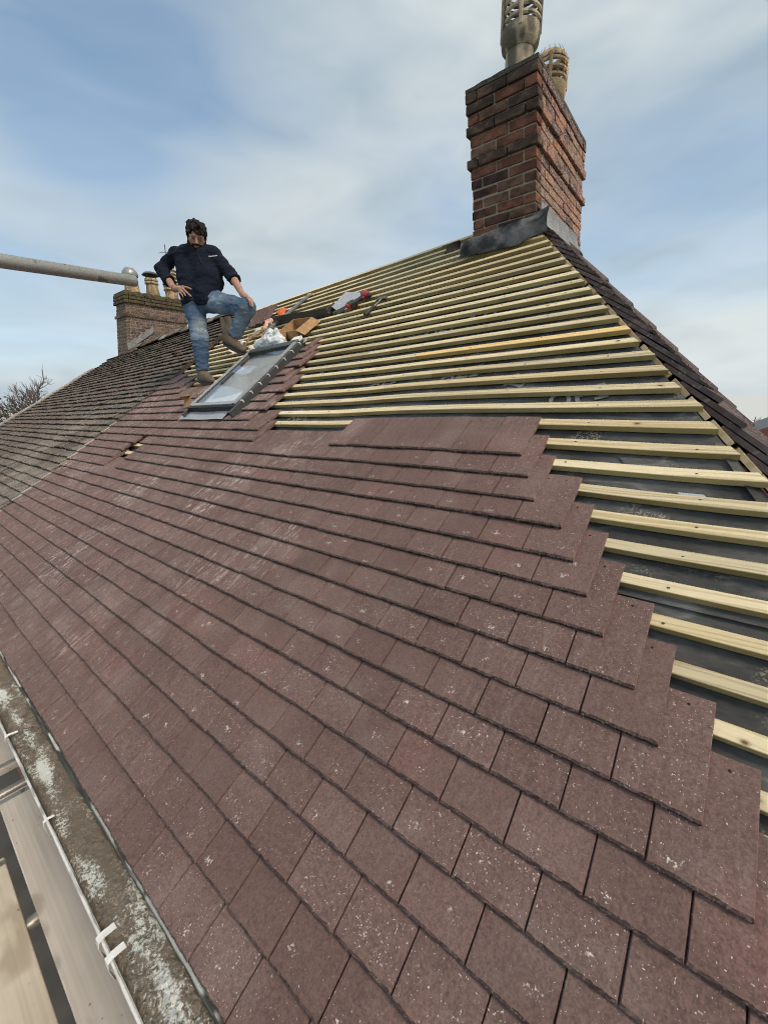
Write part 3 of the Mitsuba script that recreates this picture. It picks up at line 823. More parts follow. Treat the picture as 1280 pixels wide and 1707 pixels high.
# lead dressed round the foot of the stack
def apron(a, b):
    x = -2.07 + a * .70
    up = CA[1] + CL[1] * -.1
    # b: 0 top against the brick, 1 lower edge lying on the battens
    ztop = 7.745 + .13 * a + .02 * np.sin(a * 6)
    y = up - .012 - .03 * np.sin(b * 3.0) - b * .115 - .012 * np.sin(a * 11) * b
    zb = R(x, (y) / CT, 0.0)[..., 2] + .026 + .014 * np.sin(a * 7 + 1)
    z = ztop * (1 - b) + zb * b + .035 * np.sin(b * math.pi)
    w = (meshkit.fbm(np.stack([x * 7, b * 2.6, 0 * x], -1), 3, 5) - .5) * .085 * np.sin(b * 3.0)
    return np.stack([x + .02 * b, y - w * .8, z + w * .6], -1)
put(CH + '__lead_apron', slab(grid(apron, np.linspace(0, 1, 110), np.linspace(0, 1, 24)), [0, -.8, .6], .004), 'm_lead', smooth=40, label='dark lead apron dressed round the foot of the chimney')
def curl(a, b):
    t = a * 2.4; r = .045
    c = R(-2.02, 3.32, .045)
    return c + np.stack([-.02 - .10 * b + .03 * np.sin(t), -.05 + r * np.cos(t) - .06 * b, .01 + r * np.sin(t) - .03 * b], -1)
put(CH + '__lead_curl', slab(grid(curl, np.linspace(0, 1, 14), np.linspace(0, 1, 6)), [0, -.7, .7], .004), 'm_lead', smooth=40, label='loose curled end of the lead')
# fillet strip down the right side
def side(a, b):
    y = CA[1] + .02 + a * 1.0; s = (y - HIP0[1]) ; x = np.full_like(y, CA[0] + .018)
    z = 7.80 + .03 * a - .0 * b + .12 * (1 - b) - .06 * b
    return np.stack([x + .06 * b * b, y, z], -1)
put(CH + '__side_flashing', slab(grid(side, np.linspace(0, 1, 30), np.linspace(0, 1, 5)), [.9, 0, .3], -.008), 'm_lead_pale', smooth=40, label='pale grey strip along the side of the chimney')

# ===NEIGHBOUR
# ================================================================== the neighbour's half, old tiles
NB = thing('terraced_house', 'neighbouring house with weathered mossy old tiles and a three pot chimney', 'house')
NROOF = NB + '__roof'
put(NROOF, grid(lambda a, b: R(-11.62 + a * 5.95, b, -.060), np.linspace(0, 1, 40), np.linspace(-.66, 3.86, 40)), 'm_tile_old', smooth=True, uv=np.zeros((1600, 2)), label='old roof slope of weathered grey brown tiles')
rs = np.random.RandomState(77); items = []
for j in range(-6, 34):
    v = j * G + .008 * math.sin(j * 1.7)
    uend = -5.665 - (.13 if j > 16 else 0) * 0
    if j > 18: uend = -5.60 - .012 * (j - 18)
    u = uend - (.5 * S if j % 2 else 0); first = True
    if j % 2:
        m, uv = make_tile(uend - .5 * S, v, rs, w=.5 * S - .003, t=.020, tilt=.042, lift=.006 + abs(rs.normal(0, .004)), rot=rs.normal(0, .01), nt=4, rag=.003); items.append((m, uv, R(uend - .04, v + .05)))
    while u > -11.6:
        sag = .012 * (meshkit.noise(np.array([u * 1.1, v * 1.3, 3.0]), 4) - .5)
        m, uv = make_tile(u - S + .001, v + rs.normal(0, .004) + sag, rs, w=.160 - abs(rs.normal(0, .002)), t=.020, tilt=.042, lift=.006 + abs(rs.normal(0, .0045)), rot=rs.normal(0, .010), bow=.003 * rs.rand(), rag=.0035, nt=4)
        items.append((m, uv, R(u - .08, v + .05))); u -= S
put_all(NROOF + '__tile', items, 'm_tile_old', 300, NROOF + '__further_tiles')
# verge: mortar and a strip down the gable, ridge tiles on top
vg = [R(-11.66, v, .010 + .004 * math.sin(v * 9)) for v in np.linspace(-.68, 3.35, 40)]
put(NROOF + '__verge', tube(vg, [.030 + .003 * math.sin(i * 1.9) for i in range(40)], 10), 'm_mortar_pale', smooth=True)
put(NROOF + '__bargeboard', cat([rbox(-11.72, -11.69, -.7 + i * .4, -.7 + (i + 1) * .4, -.25, .03) for i in range(10)]), 'm_fascia')
for k in range(15):
    uu = -5.75 - k * .3
    if uu < -10.0: break
    V = []
    for a in (0, 1):
        for t in np.linspace(-1, 1, 11):
            V.append(R(uu - a * .29, 3.86, .03 + .008 * ((k * 5) % 3)) + np.array([0, .03 + .12 * t, .085 * (1 - abs(t) ** 1.6)]) - [0, .0, .05])
    F = []
    for t in range(10): F += [[t, t + 11, t + 12], [t, t + 12, t + 1]]
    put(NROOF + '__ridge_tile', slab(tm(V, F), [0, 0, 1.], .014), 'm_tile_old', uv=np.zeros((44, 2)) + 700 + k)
put(NB + '__wall', box(5.9, 5.9, 5.0, (-8.66, 2.6, 2.5)), 'm_wall')
gab = tm([[-11.6, -.45, 5], [-11.6, 5.5, 5], [-11.6, 3.1, 7.35]], [[0, 1, 2]]); put(NB + '__gable', slab(gab, [-1, 0, 0], -.1), 'm_wall')


def pick_far(c, face, rs):
    if c >= 14: return 'm_brick_moss' if rs.rand() < .4 else 'm_brick_far_dark'
    if c == 10 or c < 1: return 'm_brick_far_dark' if rs.rand() < .5 else 'm_brick_far_1'
    return f'm_brick_far_{rs.choice(3)}'


NCH = NB + '__chimney'


def roof_z(u, y):
    v = np.asarray(y, float) / CT
    for _ in range(25): v = v + (y - R(u, v, 0.)[..., 1]) / CT
    return R(u, v, 0.)[..., 2]


NA, NL = np.array([-10.70, 3.27, 7.72]), np.array([0, .135, 1.])
chimney(NCH, NA, .55, 1.38, NL, -6, 17, .072, pick_far, None, lambda c: .045 if c >= 14 else (.028 if c == 10 else 0), 'm_mortar', 41, bw=.225)
ctop = 17 * .072
put(NCH + '__flaunching', slab(grid(lambda a, b: NA + np.stack([-.57 + a * .6, -.03 + .135 * ctop + b * 1.42, ctop + .02 + .05 * np.sin(a * 3.1) * np.sin(b * 3.1) + .012 * np.sin(b * 40)], -1), np.linspace(0, 1, 8), np.linspace(0, 1, 40)), [0, 0, 1], .05), 'm_brick_moss', smooth=40)
PZ = 7.72 + ctop + .03


def far_pot(prof, y, name, key='m_pot_buff', extra=None):
    m = lathe(prof, 24, (-10.98, y, PZ))
    put(NCH + '__chimney_pot', m, key, smooth=35)


far_pot([(.16, 0), (.155, .05), (.13, .30), (.135, .33), (.13, .36), (.10, .36), (.10, 0)], 3.71, 'a')
put(NCH + '__cowl', lathe([(.155, .36), (.165, .39), (.15, .46), (.09, .53), (.0, .555)], 24, (-10.98, 3.71, PZ)), 'm_galvanised', smooth=True)
far_pot([(.155, 0), (.150, .04), (.120, .27), (.145, .285), (.145, .31), (.125, .33), (.145, .35), (.14, .39), (.10, .39), (.10, .1)], 4.16, 'b')
put(NCH + '__cowl', lathe([(.185, .475), (.13, .525), (.0, .56), (.0, .54), (.185, .470)], 24, (-10.98, 4.16, PZ)), 'm_dark_metal', smooth=30)
put(NCH + '__cowl_leg', cat([tube([(-10.98 + .13 * math.cos(a), 4.16 + .13 * math.sin(a), PZ + .37), (-10.98 + .145 * math.cos(a), 4.16 + .145 * math.sin(a), PZ + .485)], .008, 6) for a in (.4, 2.0, 3.6, 5.2)]), 'm_dark_metal', kind='stuff')
far_pot([(.145, 0), (.14, .2), (.17, .225), (.165, .25), (.15, .27), (.165, .32), (.10, .33), (.10, .0)], 4.60, 'c')
put(NCH + '__louvre', cat([lathe([(.11, .36 + k * .075), (.175, .35 + k * .075), (.17, .375 + k * .075), (.115, .40 + k * .075)], 24, (-10.98, 4.60, PZ), closed=True) for k in range(5)] + [box(.03, .03, .4, (-10.98 + .13 * math.cos(a), 4.60 + .13 * math.sin(a), PZ + .52)) for a in (.5, 2.1, 3.7, 5.2)]), 'm_pot', kind='stuff')
st = grid(lambda a, b: np.stack([np.full_like(a, -10.683), NA[1] + .02 + a * .62, roof_z(-10.69, NA[1] + .02 + a * .62) + .02 + .15 * b * (.75 + .5 * np.abs((a * 4) % 1 - .5))], -1), np.linspace(0, 1, 40), np.linspace(0, 1, 3))
put(NCH + '__lead_flashing', slab(st, [1, 0, 0], -.006), 'm_lead_pale', label='stepped lead flashing at the foot of the far chimney')
AE = thing('tv_aerial', 'thin television aerial on the far chimney behind the man', 'aerial')
put(AE + '__mast', tube([(-11.3, 4.72, 8.6), (-11.3, 4.75, 10.3)], .012, 8), 'm_grey_metal')
put(AE + '__boom', tube([(-11.3, 4.60, 10.09), (-11.3, 5.1, 10.22)], .006, 6), 'm_grey_metal')
for k in range(7):
    c = np.array([-11.3, 4.62 + k * .075, 10.095 + k * .0195])
    put(AE + '__element', tube([c - [.09, 0, 0], c + [.09, 0, 0]], .003, 5), 'm_grey_metal')

# ================================================================== scaffold
SC = thing('scaffold_tube', 'thick galvanised scaffold tube with its open end pointing over the roof', 'scaffold tube')
pa, pb = np.array([-2.252, -.342, 7.003]), np.array([-2.420, .172, 7.065]); dvec = pb - pa
pa2 = pa - dvec * 3.0
r0, r1_ = .0242, .0205
m = tube([pa2 + (pb - pa2) * t for t in np.linspace(0, 1, 24)], r0, 28, caps=False)
inner = tube([pb - dvec * .6, pb], r1_, 28, caps=False); inner.invert()
rimv = np.vstack([m.vertices[-28:], inner.vertices[-28:]]); rim = tm(rimv, [[i, (i + 1) % 28, 28 + i] for i in range(28)] + [[(i + 1) % 28, 28 + (i + 1) % 28, 28 + i] for i in range(28)])
put(SC + '__pipe', cat([m, inner, rim]), 'm_galvanised', smooth=40)
SU = thing('scaffold_tube', 'upright scaffold tube standing outside the eaves at the far left', 'scaffold tube')
base = pa2 + dvec * .35
put(SU + '__pipe', tube([base * [1, 1, 0] + [-.05, -.045, 0], base * [1, 1, 0] + [-.05, -.045, 7.6]], r0, 20), 'm_galvanised', smooth=40)
put(SU + '__coupler', box(.10, .10, .085, base + [-.03, -.02, 0], r=.012), 'm_steel', smooth=30)
BZ = 4.55


def scaff_board(label, x0, x1, y0, y1, key, seed):
    L, w = x1 - x0, y1 - y0
    t = thing('scaffold_board', label, 'scaffold board')
    b = box(L, w, .038, r=.004); v = np.array(b.subdivide().subdivide().vertices); f = b.subdivide().subdivide().faces
    v += (meshkit.noise(v * 17, seed)[:, None] - .5) * .003
    v += [(x0 + x1) / 2, (y0 + y1) / 2, BZ - .019]
    put(t + '__plank', tm(v, f), key, smooth=30)
    for e in (x0 + .03, x1 - .03):
        put(t + '__end_band', cat([box(.03, w + .003, .0012, (e, (y0 + y1) / 2, BZ + .0012)), box(.03, .0012, .04, (e, y0 - .0012, BZ - .019)), box(.03, .0012, .04, (e, y1 + .0012, BZ - .019))]), 'm_galvanised')


scaff_board('grey scaffold board nearest the gutter in the lower left corner', -2.785, -.1, -.757, -.532, 'm_board', 1)
scaff_board('yellowish scaffold board outside the grey one in the lower left corner', -2.40, .2, -1.025, -.793, 'm_board_yellow', 2)
scaff_board('grey scaffold board beyond the gap and beside the gutter', -5.6, -3.02, -.747, -.522, 'm_board', 3)
scaff_board('scaffold board beyond the crossing tube, outside the inner one', -5.3, -2.55, -1.02, -.79, 'm_board_yellow', 4)
for k, x in enumerate((-1.15, -2.05, -2.90, -4.1, -5.2)):
    tb = thing('transom_tube', ['short dark transom tube under the nearest boards', 'transom tube under the grey board near the joint', 'dark transom tube crossing the gap between the board ends', 'transom tube under the boards beyond the gap', 'transom tube farthest along the eaves'][k], 'scaffold tube')
    put(tb + '__pipe', tube([(x, -1.9, BZ - .065), (x, -.30, BZ - .065)], r0, 16), 'm_galvanised', smooth=40)
lt = thing('ledger_tube', 'long ledger tube running beneath the scaffold boards', 'scaffold tube')
put(lt + '__pipe', tube([(-7, -.86, BZ - .115), (1, -.86, BZ - .115)], r0, 16), 'm_galvanised', smooth=40)

# ================================================================== the man
J = {'head': (-4.639, 1.789, 8.180), 'neck': (-4.766, 1.817, 8.095), 'neck_top': (-4.735, 1.823, 8.156), 'sh_r': (-4.957, 1.732, 8.065), 'sh_l': (-4.584, 1.909, 8.033), 'chest_r': (-4.851, 1.767, 7.994), 'chest_l': (-4.659, 1.855, 7.975), 'belly_r': (-4.761, 1.740, 7.766), 'belly_l': (-4.582, 1.830, 7.763), 'hem_r': (-4.735, 1.716, 7.596), 'hem_l': (-4.568, 1.783, 7.575), 'arm_r': (-4.997, 1.713, 8.063), 'elb_r': (-5.163, 1.629, 7.939), 'cuff_r': (-4.968, 1.606, 7.783), 'wri_r': (-4.824, 1.574, 7.681), 'arm_l': (-4.557, 1.919, 8.018), 'elb_l': (-4.329, 1.944, 7.790), 'cuff_l': (-4.269, 1.934, 7.738), 'wri_l': (-4.080, 1.881, 7.565), 'hip_r': (-4.738, 1.717, 7.550), 'hip_l': (-4.570, 1.815, 7.558), 'pel_r': (-4.730, 1.732, 7.592), 'pel_l': (-4.581, 1.820, 7.595), 'knee_r': (-4.604, 1.662, 7.191), 'ank_r': (-4.592, 1.647, 6.870), 'foot_r': (-4.585, 1.637, 6.808), 'heel_r': (-4.639, 1.633, 6.767), 'toe_r': (-4.411, 1.646, 6.733), 'knee_l': (-4.046, 1.890, 7.435), 'ank_l': (-4.269, 1.882, 7.219), 'foot_l': (-4.299, 1.864, 7.162), 'heel_l': (-4.419, 1.839, 7.160), 'toe_l': (-4.107, 1.852, 7.026), 'palm_r': (-4.726, 1.575, 7.667), 'ki_r': (-4.668, 1.586, 7.679), 'km_r': (-4.652, 1.581, 7.653), 'kr_r': (-4.665, 1.572, 7.632), 'kp_r': (-4.686, 1.564, 7.620), 'mi_r': (-4.595, 1.591, 7.660), 'mm_r': (-4.580, 1.578, 7.605), 'mr_r': (-4.624, 1.569, 7.605), 'mp_r': (-4.655, 1.561, 7.595), 'ti_r': (-4.541, 1.601, 7.638), 'tm_r': (-4.530, 1.585, 7.567), 'tr_r': (-4.600, 1.566, 7.579), 'tp_r': (-4.644, 1.562, 7.574), 'th1_r': (-4.803, 1.598, 7.701), 'th2_r': (-4.791, 1.626, 7.716), 'palm_l': (-4.020, 1.872, 7.532), 'ki_l': (-3.985, 1.868, 7.518), 'km_l': (-3.964, 1.876, 7.511), 'kr_l': (-3.953, 1.888, 7.500), 'kp_l': (-3.950, 1.898, 7.485), 'mi_l': (-3.933, 1.854, 7.473), 'mm_l': (-3.913, 1.860, 7.463), 'mr_l': (-3.913, 1.873, 7.459), 'mp_l': (-3.916, 1.881, 7.453), 'ti_l': (-3.925, 1.854, 7.434), 'tm_l': (-3.907, 1.858, 7.424), 'tr_l': (-3.905, 1.867, 7.425), 'tp_l': (-3.915, 1.881, 7.432), 'th1_l': (-4.029, 1.861, 7.505), 'th2_l': (-3.968, 1.857, 7.465), 'logo': (-4.499, 1.848, 7.985), 'zip_t': (-4.620, 1.763, 8.023), 'zip_b': (-4.572, 1.769, 7.927), 'crease': (-4.494, 1.699, 7.545)}
J = {k: np.array(v) for k, v in J.items()}


class Field:
    """a distance field on a grid, filled limb by limb and blended, then meshed by surface nets"""
    def __init__(self, lo, hi, res):
        self.lo = np.asarray(lo, float); self.res = res
        self.n = np.ceil((np.asarray(hi) - self.lo) / res).astype(int) + 1
        self.d = np.full(self.n, 1.0, np.float32)

    def block(self, lo, hi):
        a = np.clip(np.floor((lo - self.lo) / self.res).astype(int), 0, self.n - 1); b = np.clip(np.ceil((hi - self.lo) / self.res).astype(int) + 1, 1, self.n)
        ax = [self.lo[i] + self.res * np.arange(a[i], b[i]) for i in range(3)]
        return tuple(slice(p, q) for p, q in zip(a, b)), np.stack(np.meshgrid(*ax, indexing='ij'), -1)

    def add(self, a, b, ra, rb=None, k=.03, cut=False, flat=None, sub=False):
        a, b = np.asarray(a, float), np.asarray(b, float); rb = ra if rb is None else rb
        m = max(ra, rb) + k + .03
        sl, P = self.block(np.minimum(a, b) - m, np.maximum(a, b) + m)
        ab = b - a; L2 = max(ab @ ab, 1e-9)
        traw = ((P - a) @ ab) / L2; t = np.clip(traw, 0, 1)
        q = P - a - t[..., None] * ab
        if flat is not None:
            ax, fac = flat; ax = ax / np.linalg.norm(ax); q = q + (q @ ax)[..., None] * ax * (1 / fac - 1)
        d = np.linalg.norm(q, axis=-1) - (ra + (rb - ra) * t)
        if cut: d = np.maximum(d, (traw - 1) * math.sqrt(L2))
        o = self.d[sl]
        if sub:
            h = np.clip(.5 - .5 * (o + d) / k, 0, 1); self.d[sl] = o * (1 - h) - d * h + k * h * (1 - h)
        else:
            h = np.clip(.5 + .5 * (o - d) / k, 0, 1); self.d[sl] = o * (1 - h) + d * h - k * h * (1 - h)

    def wrinkle(self, fn):
        near = np.nonzero(np.abs(self.d) < .03)
        P = self.lo + self.res * np.stack(near, -1); self.d[near] += fn(P).astype(np.float32)

    def keep(self, point, normal):
        sl, P = self.block(self.lo, self.lo + self.res * self.n); self.d = np.maximum(self.d, ((P - point) @ normal).astype(np.float32))

    def mesh(self):
        d = self.d; s = d < 0
        c = [s[i:i - 1 or None, j:j - 1 or None, k:k - 1 or None] for i in (0, 1) for j in (0, 1) for k in (0, 1)]
        allin = np.logical_and.reduce(c); anyin = np.logical_or.reduce(c); act = anyin & ~allin
        idx = np.argwhere(act); num = -np.ones(act.shape, int); num[act] = np.arange(len(idx))
        acc = np.zeros((len(idx), 3)); cnt = np.zeros(len(idx)); corners = [np.array(x) for x in np.ndindex(2, 2, 2)]
        for p in corners:
            for ax in range(3):
                if p[ax]: continue
                q = p.copy(); q[ax] = 1
                va = d[tuple((idx + p).T)]; vb = d[tuple((idx + q).T)]; cr = (va < 0) != (vb < 0)
                t = np.where(cr, va / np.where(cr, va - vb, 1), 0)
                pt = p + np.zeros((len(idx), 3)); pt[:, ax] += t
                acc[cr] += pt[cr]; cnt[cr] += 1
        V = self.lo + self.res * (idx + acc / cnt[:, None]); F = []
        for ax in range(3):
            sh = list(d.shape); o1, o2 = [(1, 2), (2, 0), (0, 1)][ax]
            A = [slice(None)] * 3; B = [slice(None)] * 3; A[ax], B[ax] = slice(0, -1), slice(1, None)
            e = s[tuple(A)] != s[tuple(B)]
            E_ = np.argwhere(e); E_ = E_[(E_[:, o1] > 0) & (E_[:, o2] > 0) & (E_[:, o1] < sh[o1] - 1) & (E_[:, o2] < sh[o2] - 1)]
            u1, u2 = np.eye(3, dtype=int)[o1], np.eye(3, dtype=int)[o2]
            q = [num[tuple((E_ - a * u1 - b * u2).T)] for a, b in ((1, 1), (0, 1), (0, 0), (1, 0))]
            q = np.stack(q, 1); inside = s[tuple(E_.T)]
            q[~inside] = q[~inside][:, ::-1]
            F.append(q)
        F = np.vstack(F); F = F[(F >= 0).all(1)]
        return tm(V, np.vstack([F[:, [0, 1, 2]], F[:, [0, 2, 3]]]))


def relax(m, times):
    import scipy.sparse as sp
    v = np.array(m.vertices); e = m.edges_unique; n = len(v)
    w = sp.coo_matrix((np.ones(2 * len(e)), (np.r_[e[:, 0], e[:, 1]], np.r_[e[:, 1], e[:, 0]])), (n, n)).tocsr(); deg = np.maximum(np.asarray(w.sum(1)).ravel(), 1)[:, None]
    for _ in range(times): v = v + .5 * (w @ v / deg - v)
    return tm(v, m.faces)


toc = np.array([.606, -.752, 0]); toc /= np.linalg.norm(toc)
lft = np.array([.782, .623, 0]); lft /= np.linalg.norm(lft)
face = toc * .95 + lft * .30; face /= np.linalg.norm(face); left = np.cross([0, 0, 1.], face)
left = left if left @ lft > 0 else -left
pit = math.radians(33)
hf = face * math.cos(pit) - np.array([0, 0, 1.]) * math.sin(pit); hl = left; hu = np.cross(hf, hl); hu = hu if hu[2] > 0 else -hu
tilt = math.radians(7); hl, hu = hl * math.cos(tilt) - hu * math.sin(tilt), hu * math.cos(tilt) + hl * math.sin(tilt)
HS = 1.10
hd = lambda x, y, z: J['head'] + (hl * x + hf * y + hu * z) * HS
allp = np.array(list(J.values()))
MAN = thing('person', 'bearded man in navy quarter-zip top and jeans standing with a hand on his raised knee', 'person')
# one skin surface: head, neck, trunk, arms, hands, legs and feet
fld = Field(allp.min(0) - .16, allp.max(0) + .16, .0052)
A = fld.add
A(J['chest_r'], J['belly_r'], .10, .11); A(J['chest_l'], J['belly_l'], .10, .115); A(J['belly_r'], J['hip_r'], .11, .095); A(J['belly_l'], J['hip_l'], .11, .095)
A(J['neck'], J['sh_r'], .05, .055); A(J['neck'], J['sh_l'], .05, .055); A(J['sh_r'], J['chest_r'], .06, .10); A(J['sh_l'], J['chest_l'], .06, .10)
for s in 'rl':
    A(J['arm_' + s], J['elb_' + s], .050, .042); A(J['elb_' + s], J['wri_' + s], .0455, .029)
    A(J['hip_' + s], J['knee_' + s], .088, .060); A(J['knee_' + s], J['ank_' + s], .056, .040); A(J['ank_' + s], J['foot_' + s], .036, .036); A(J['foot_' + s], (J['toe_' + s] + J['foot_' + s]) / 2, .034, .028)
    A(J['wri_' + s], J['palm_' + s], .027, .030, k=.012)
    for fz, r in (('i', .0092), ('m', .0096), ('r', .009), ('p', .008)):
        A(J['palm_' + s], J[f'k{fz}_{s}'], .021, .0125, k=.010); A(J[f'k{fz}_{s}'], J[f'm{fz}_{s}'], r * 1.1, r, k=.004); A(J[f'm{fz}_{s}'], J[f't{fz}_{s}'], r, r * .82, k=.003)
    A(J['wri_' + s] * .4 + J['palm_' + s] * .6, J['th1_' + s], .018, .013, k=.008); A(J['th1_' + s], J['th2_' + s], .0115, .009, k=.005)
A(J['neck'], hd(0, -.03, -.05), .062, .058)
A(hd(0, -.025, .035), hd(0, .015, .035), .086, .080, k=.02, flat=(hl, .90)); A(hd(0, .03, -.02), hd(0, .062, -.092), .066, .036, k=.03)
A(hd(-.033, .080, .022), hd(.033, .080, .022), .017, k=.012); A(hd(-.044, .058, -.022), hd(-.034, .066, -.045), .027, .022, k=.015); A(hd(.044, .058, -.022), hd(.034, .066, -.045), .027, .022, k=.015)
A(hd(-.032, .098, .003), hd(-.030, .098, .003), .013, k=.010, sub=True); A(hd(.032, .098, .003), hd(.030, .098, .003), .013, k=.010, sub=True)
A(hd(0, .092, .012), hd(0, .112, -.027), .009, .0135, k=.007); A(hd(-.011, .100, -.030), hd(.011, .100, -.030), .009, k=.005)
A(hd(-.020, .089, -.056), hd(.020, .089, -.056), .0085, k=.005); A(hd(-.018, .087, -.068), hd(.018, .087, -.068), .009, k=.005)
for sg in (-1, 1): A(hd(sg * .080, -.012, .012), hd(sg * .082, -.016, -.022), .013, .009, k=.006, flat=(hl, .6))
SK = [(.40, .225, .155), (.30, .145, .095)]
mat('m_skin', lambda p, n, uv: mix((.355, .190, .130), (.44, .255, .185), fbm(p.x * 28, p.y * 28, p.z * 28)) * (.9 + .15 * noise(p.x * 240, p.y * 240, p.z * 240)), rough=.5, specular=.4)
mb = relax(fld.mesh(), 1)
put(MAN + '__skin', mb, 'm_skin', smooth=True)
mat('m_eye', color=(.16, .11, .09), rough=.3); mat('m_iris', color=(.03, .02, .015), rough=.15); mat('m_lip', color=(.26, .10, .08), rough=.5)
for sg in (-1, 1):
    e = trimesh.creation.icosphere(2, .0115); e.apply_translation(hd(sg * .031, .082, .001)); put(MAN + '__eye', e, 'm_eye', smooth=True)
    e = trimesh.creation.icosphere(2, .006); e.apply_translation(hd(sg * .031, .0895, -.003)); put(MAN + '__iris', e, 'm_iris', smooth=True)
e = trimesh.creation.icosphere(2, 1.0); e.vertices *= [.019, .005, .0035]; M = np.eye(4); M[:3, 0], M[:3, 1], M[:3, 2], M[:3, 3] = hl, hf, hu, hd(0, .0965, -.062); e.apply_transform(M); put(MAN + '__lips', e, 'm_lip', smooth=True)


def strands(P, ax1, ax2, f1, f2, amp, seed): return amp * (meshkit.noise(np.stack([(P @ ax1) * f1, (P @ ax2) * f2, (P @ np.cross(ax1, ax2)) * f1], -1), seed) - .5)


mat('m_hair', lambda p, n, uv: mix((.006, .005, .0045), (.020, .015, .012), noise(p.x * 90, p.y * 90, p.z * 40)), rough=.7, specular=.2)
hf_ = Field(J['head'] - .22, J['head'] + .22, .0042); A = hf_.add
A(hd(0, -.038, .024), hd(0, .004, .034), .092, .084, flat=(hl, .90)); A(hd(0, -.060, .0), hd(0, -.055, -.045), .070, .052)
for sg in (-1, 1): A(hd(sg * .070, -.010, .045), hd(sg * .078, .012, -.005), .026, .010, k=.015)
for x0_, x1_, zz in ((-.044, -.030, .078), (-.014, .002, .060), (.016, .024, .050), (.042, .050, .060), (.060, .064, .05)):
    A(hd(x0_, .045, .080), hd(x1_, .094, zz - .006), .032, .014, k=.014)
A(hd(-.03, .0, .070), hd(.03, .01, .070), .046, .044, k=.03)
tuft = np.random.RandomState(8)
for q in range(26):
    x = tuft.uniform(-.075, .075); y = tuft.uniform(-.07, .085); z = .045 + .085 * math.sqrt(max(0, 1 - (x / .09) ** 2 - (y / .12) ** 2))
    A(hd(x * .9, y * .85, z * .82), hd(x + tuft.uniform(-.022, .026), y + tuft.uniform(-.01, .035), z + tuft.uniform(-.012, .004)), .022, .009, k=.014)
hf_.wrinkle(lambda P: strands(P, hl, hf, 38, 12, .008, 3) + strands(P, hl, hf, 90, 22, .005, 5))
put(MAN + '__hair', hf_.mesh(), 'm_hair', smooth=True, label='short dark tousled hair falling over the forehead')
bf = Field(J['head'] - .2, J['head'] + .2, .0040); A = bf.add
for sg in (-1, 1):
    A(hd(sg * .072, .008, -.005), hd(sg * .062, .032, -.055), .010, .021, k=.012); A(hd(sg * .062, .032, -.055), hd(sg * .022, .076, -.104), .021, .024, k=.012); A(hd(sg * .034, .088, -.052), hd(sg * .004, .098, -.044), .009, .0095, k=.006)
    A(hd(sg * .034, .086, -.054), hd(sg * .026, .084, -.085), .009, .013, k=.008)
A(hd(-.022, .078, -.100), hd(.022, .078, -.100), .025, k=.012)
bf.wrinkle(lambda P: strands(P, hl, hu, 150, 60, .006, 8))
put(MAN + '__beard', bf.mesh(), 'm_hair', smooth=True)


# clothes
def folds(P, scale, amp, seed, stretch=(1, 1, 1)):
    q = P * np.asarray(stretch) * scale
    a = meshkit.fbm(q, 3, seed); return amp * (np.abs(a - .5) * 4 - .6)


mat('m_jumper', lambda p, n, uv: mix((.006, .009, .018), (.015, .020, .034), fbm(p.x * 14, p.y * 14, p.z * 14)) * (.8 + .45 * noise(p.x * 300, p.y * 300, p.z * 300)), rough=.95, specular=.15)
jf = Field(np.minimum(J['elb_r'], J['hem_r']) - [.2, .25, .2], np.maximum(J['sh_l'], J['elb_l']) + [.25, .25, .25], .0065); A = jf.add
A(J['chest_r'], J['belly_r'], .120, .126, k=.06); A(J['chest_l'], J['belly_l'], .120, .134, k=.06); A(J['belly_r'], J['hem_r'], .126, .130, k=.05); A(J['belly_l'], J['hem_l'], .134, .130, k=.05)
A(J['chest_r'] + [0, 0, .03], J['chest_l'] + [0, 0, .03], .10, k=.06); A(J['neck'] - [0, 0, .01], J['sh_r'], .058, .060, k=.04); A(J['neck'] - [0, 0, .01], J['sh_l'], .058, .060, k=.04)
A(J['arm_r'], J['elb_r'], .066, .057, k=.05); A(J['elb_r'], J['cuff_r'], .062, .055, k=.03, cut=True)
A(J['arm_l'], J['elb_l'], .065, .056, k=.05); A(J['elb_l'], J['cuff_l'], .060, .057, k=.03, cut=True)
cr = J['cuff_r']; A(cr + (J['elb_r'] - cr) * .25, cr + (J['wri_r'] - cr) * .05, .058, .058, k=.012, cut=True); cl = J['cuff_l']; A(cl + (J['elb_l'] - cl) * .3, cl + (J['wri_l'] - cl) * .06, .060, .058, k=.012, cut=True)
A(J['neck'] - [0, 0, .02], J['neck'] * .45 + hd(0, -.045, -.06) * .55, .074, .070, k=.02, cut=True)
hemn = (J['hem_r'] - J['belly_r']); hemn = hemn / np.linalg.norm(hemn)
sl_, P_ = jf.block(J['hem_r'] - .35, J['hem_l'] + .35)
mid = (J['hem_r'] + J['hem_l']) / 2
dd = (P_ - mid) @ np.array([.05, 0, -1.0]) - .085
near_t = np.linalg.norm((P_ - mid) * [1, 1, .6], axis=-1) < .33
jf.d[sl_] = np.where(near_t, np.maximum(jf.d[sl_], dd.astype(np.float32)), jf.d[sl_])
jf.wrinkle(lambda P: folds(P, 6, .011, 4, (.7, .7, 2.0)) + folds(P, 17, .005, 6, (.7, .7, 1.6)))
jm = relax(jf.mesh(), 1)
JUM = put(MAN + '__jumper', jm, 'm_jumper', smooth=True, label='navy quarter-zip top with sleeves pushed up')


def denim(p, n, uv):
    a = fbm(p.x * 5, p.y * 5, p.z * 4, octaves=4); w = noise(p.x * 260, p.y * 260, p.z * 260)
    col = mix((.060, .105, .180), (.215, .290, .390), smoothstep(.36, .70, a)) * (.78 + .40 * w)
    worn = smoothstep(.52, .72, fbm(p.x * 4 + 7, p.y * 4, p.z * 3)) * .45
    return mix(col, (.26, .29, .27), worn)


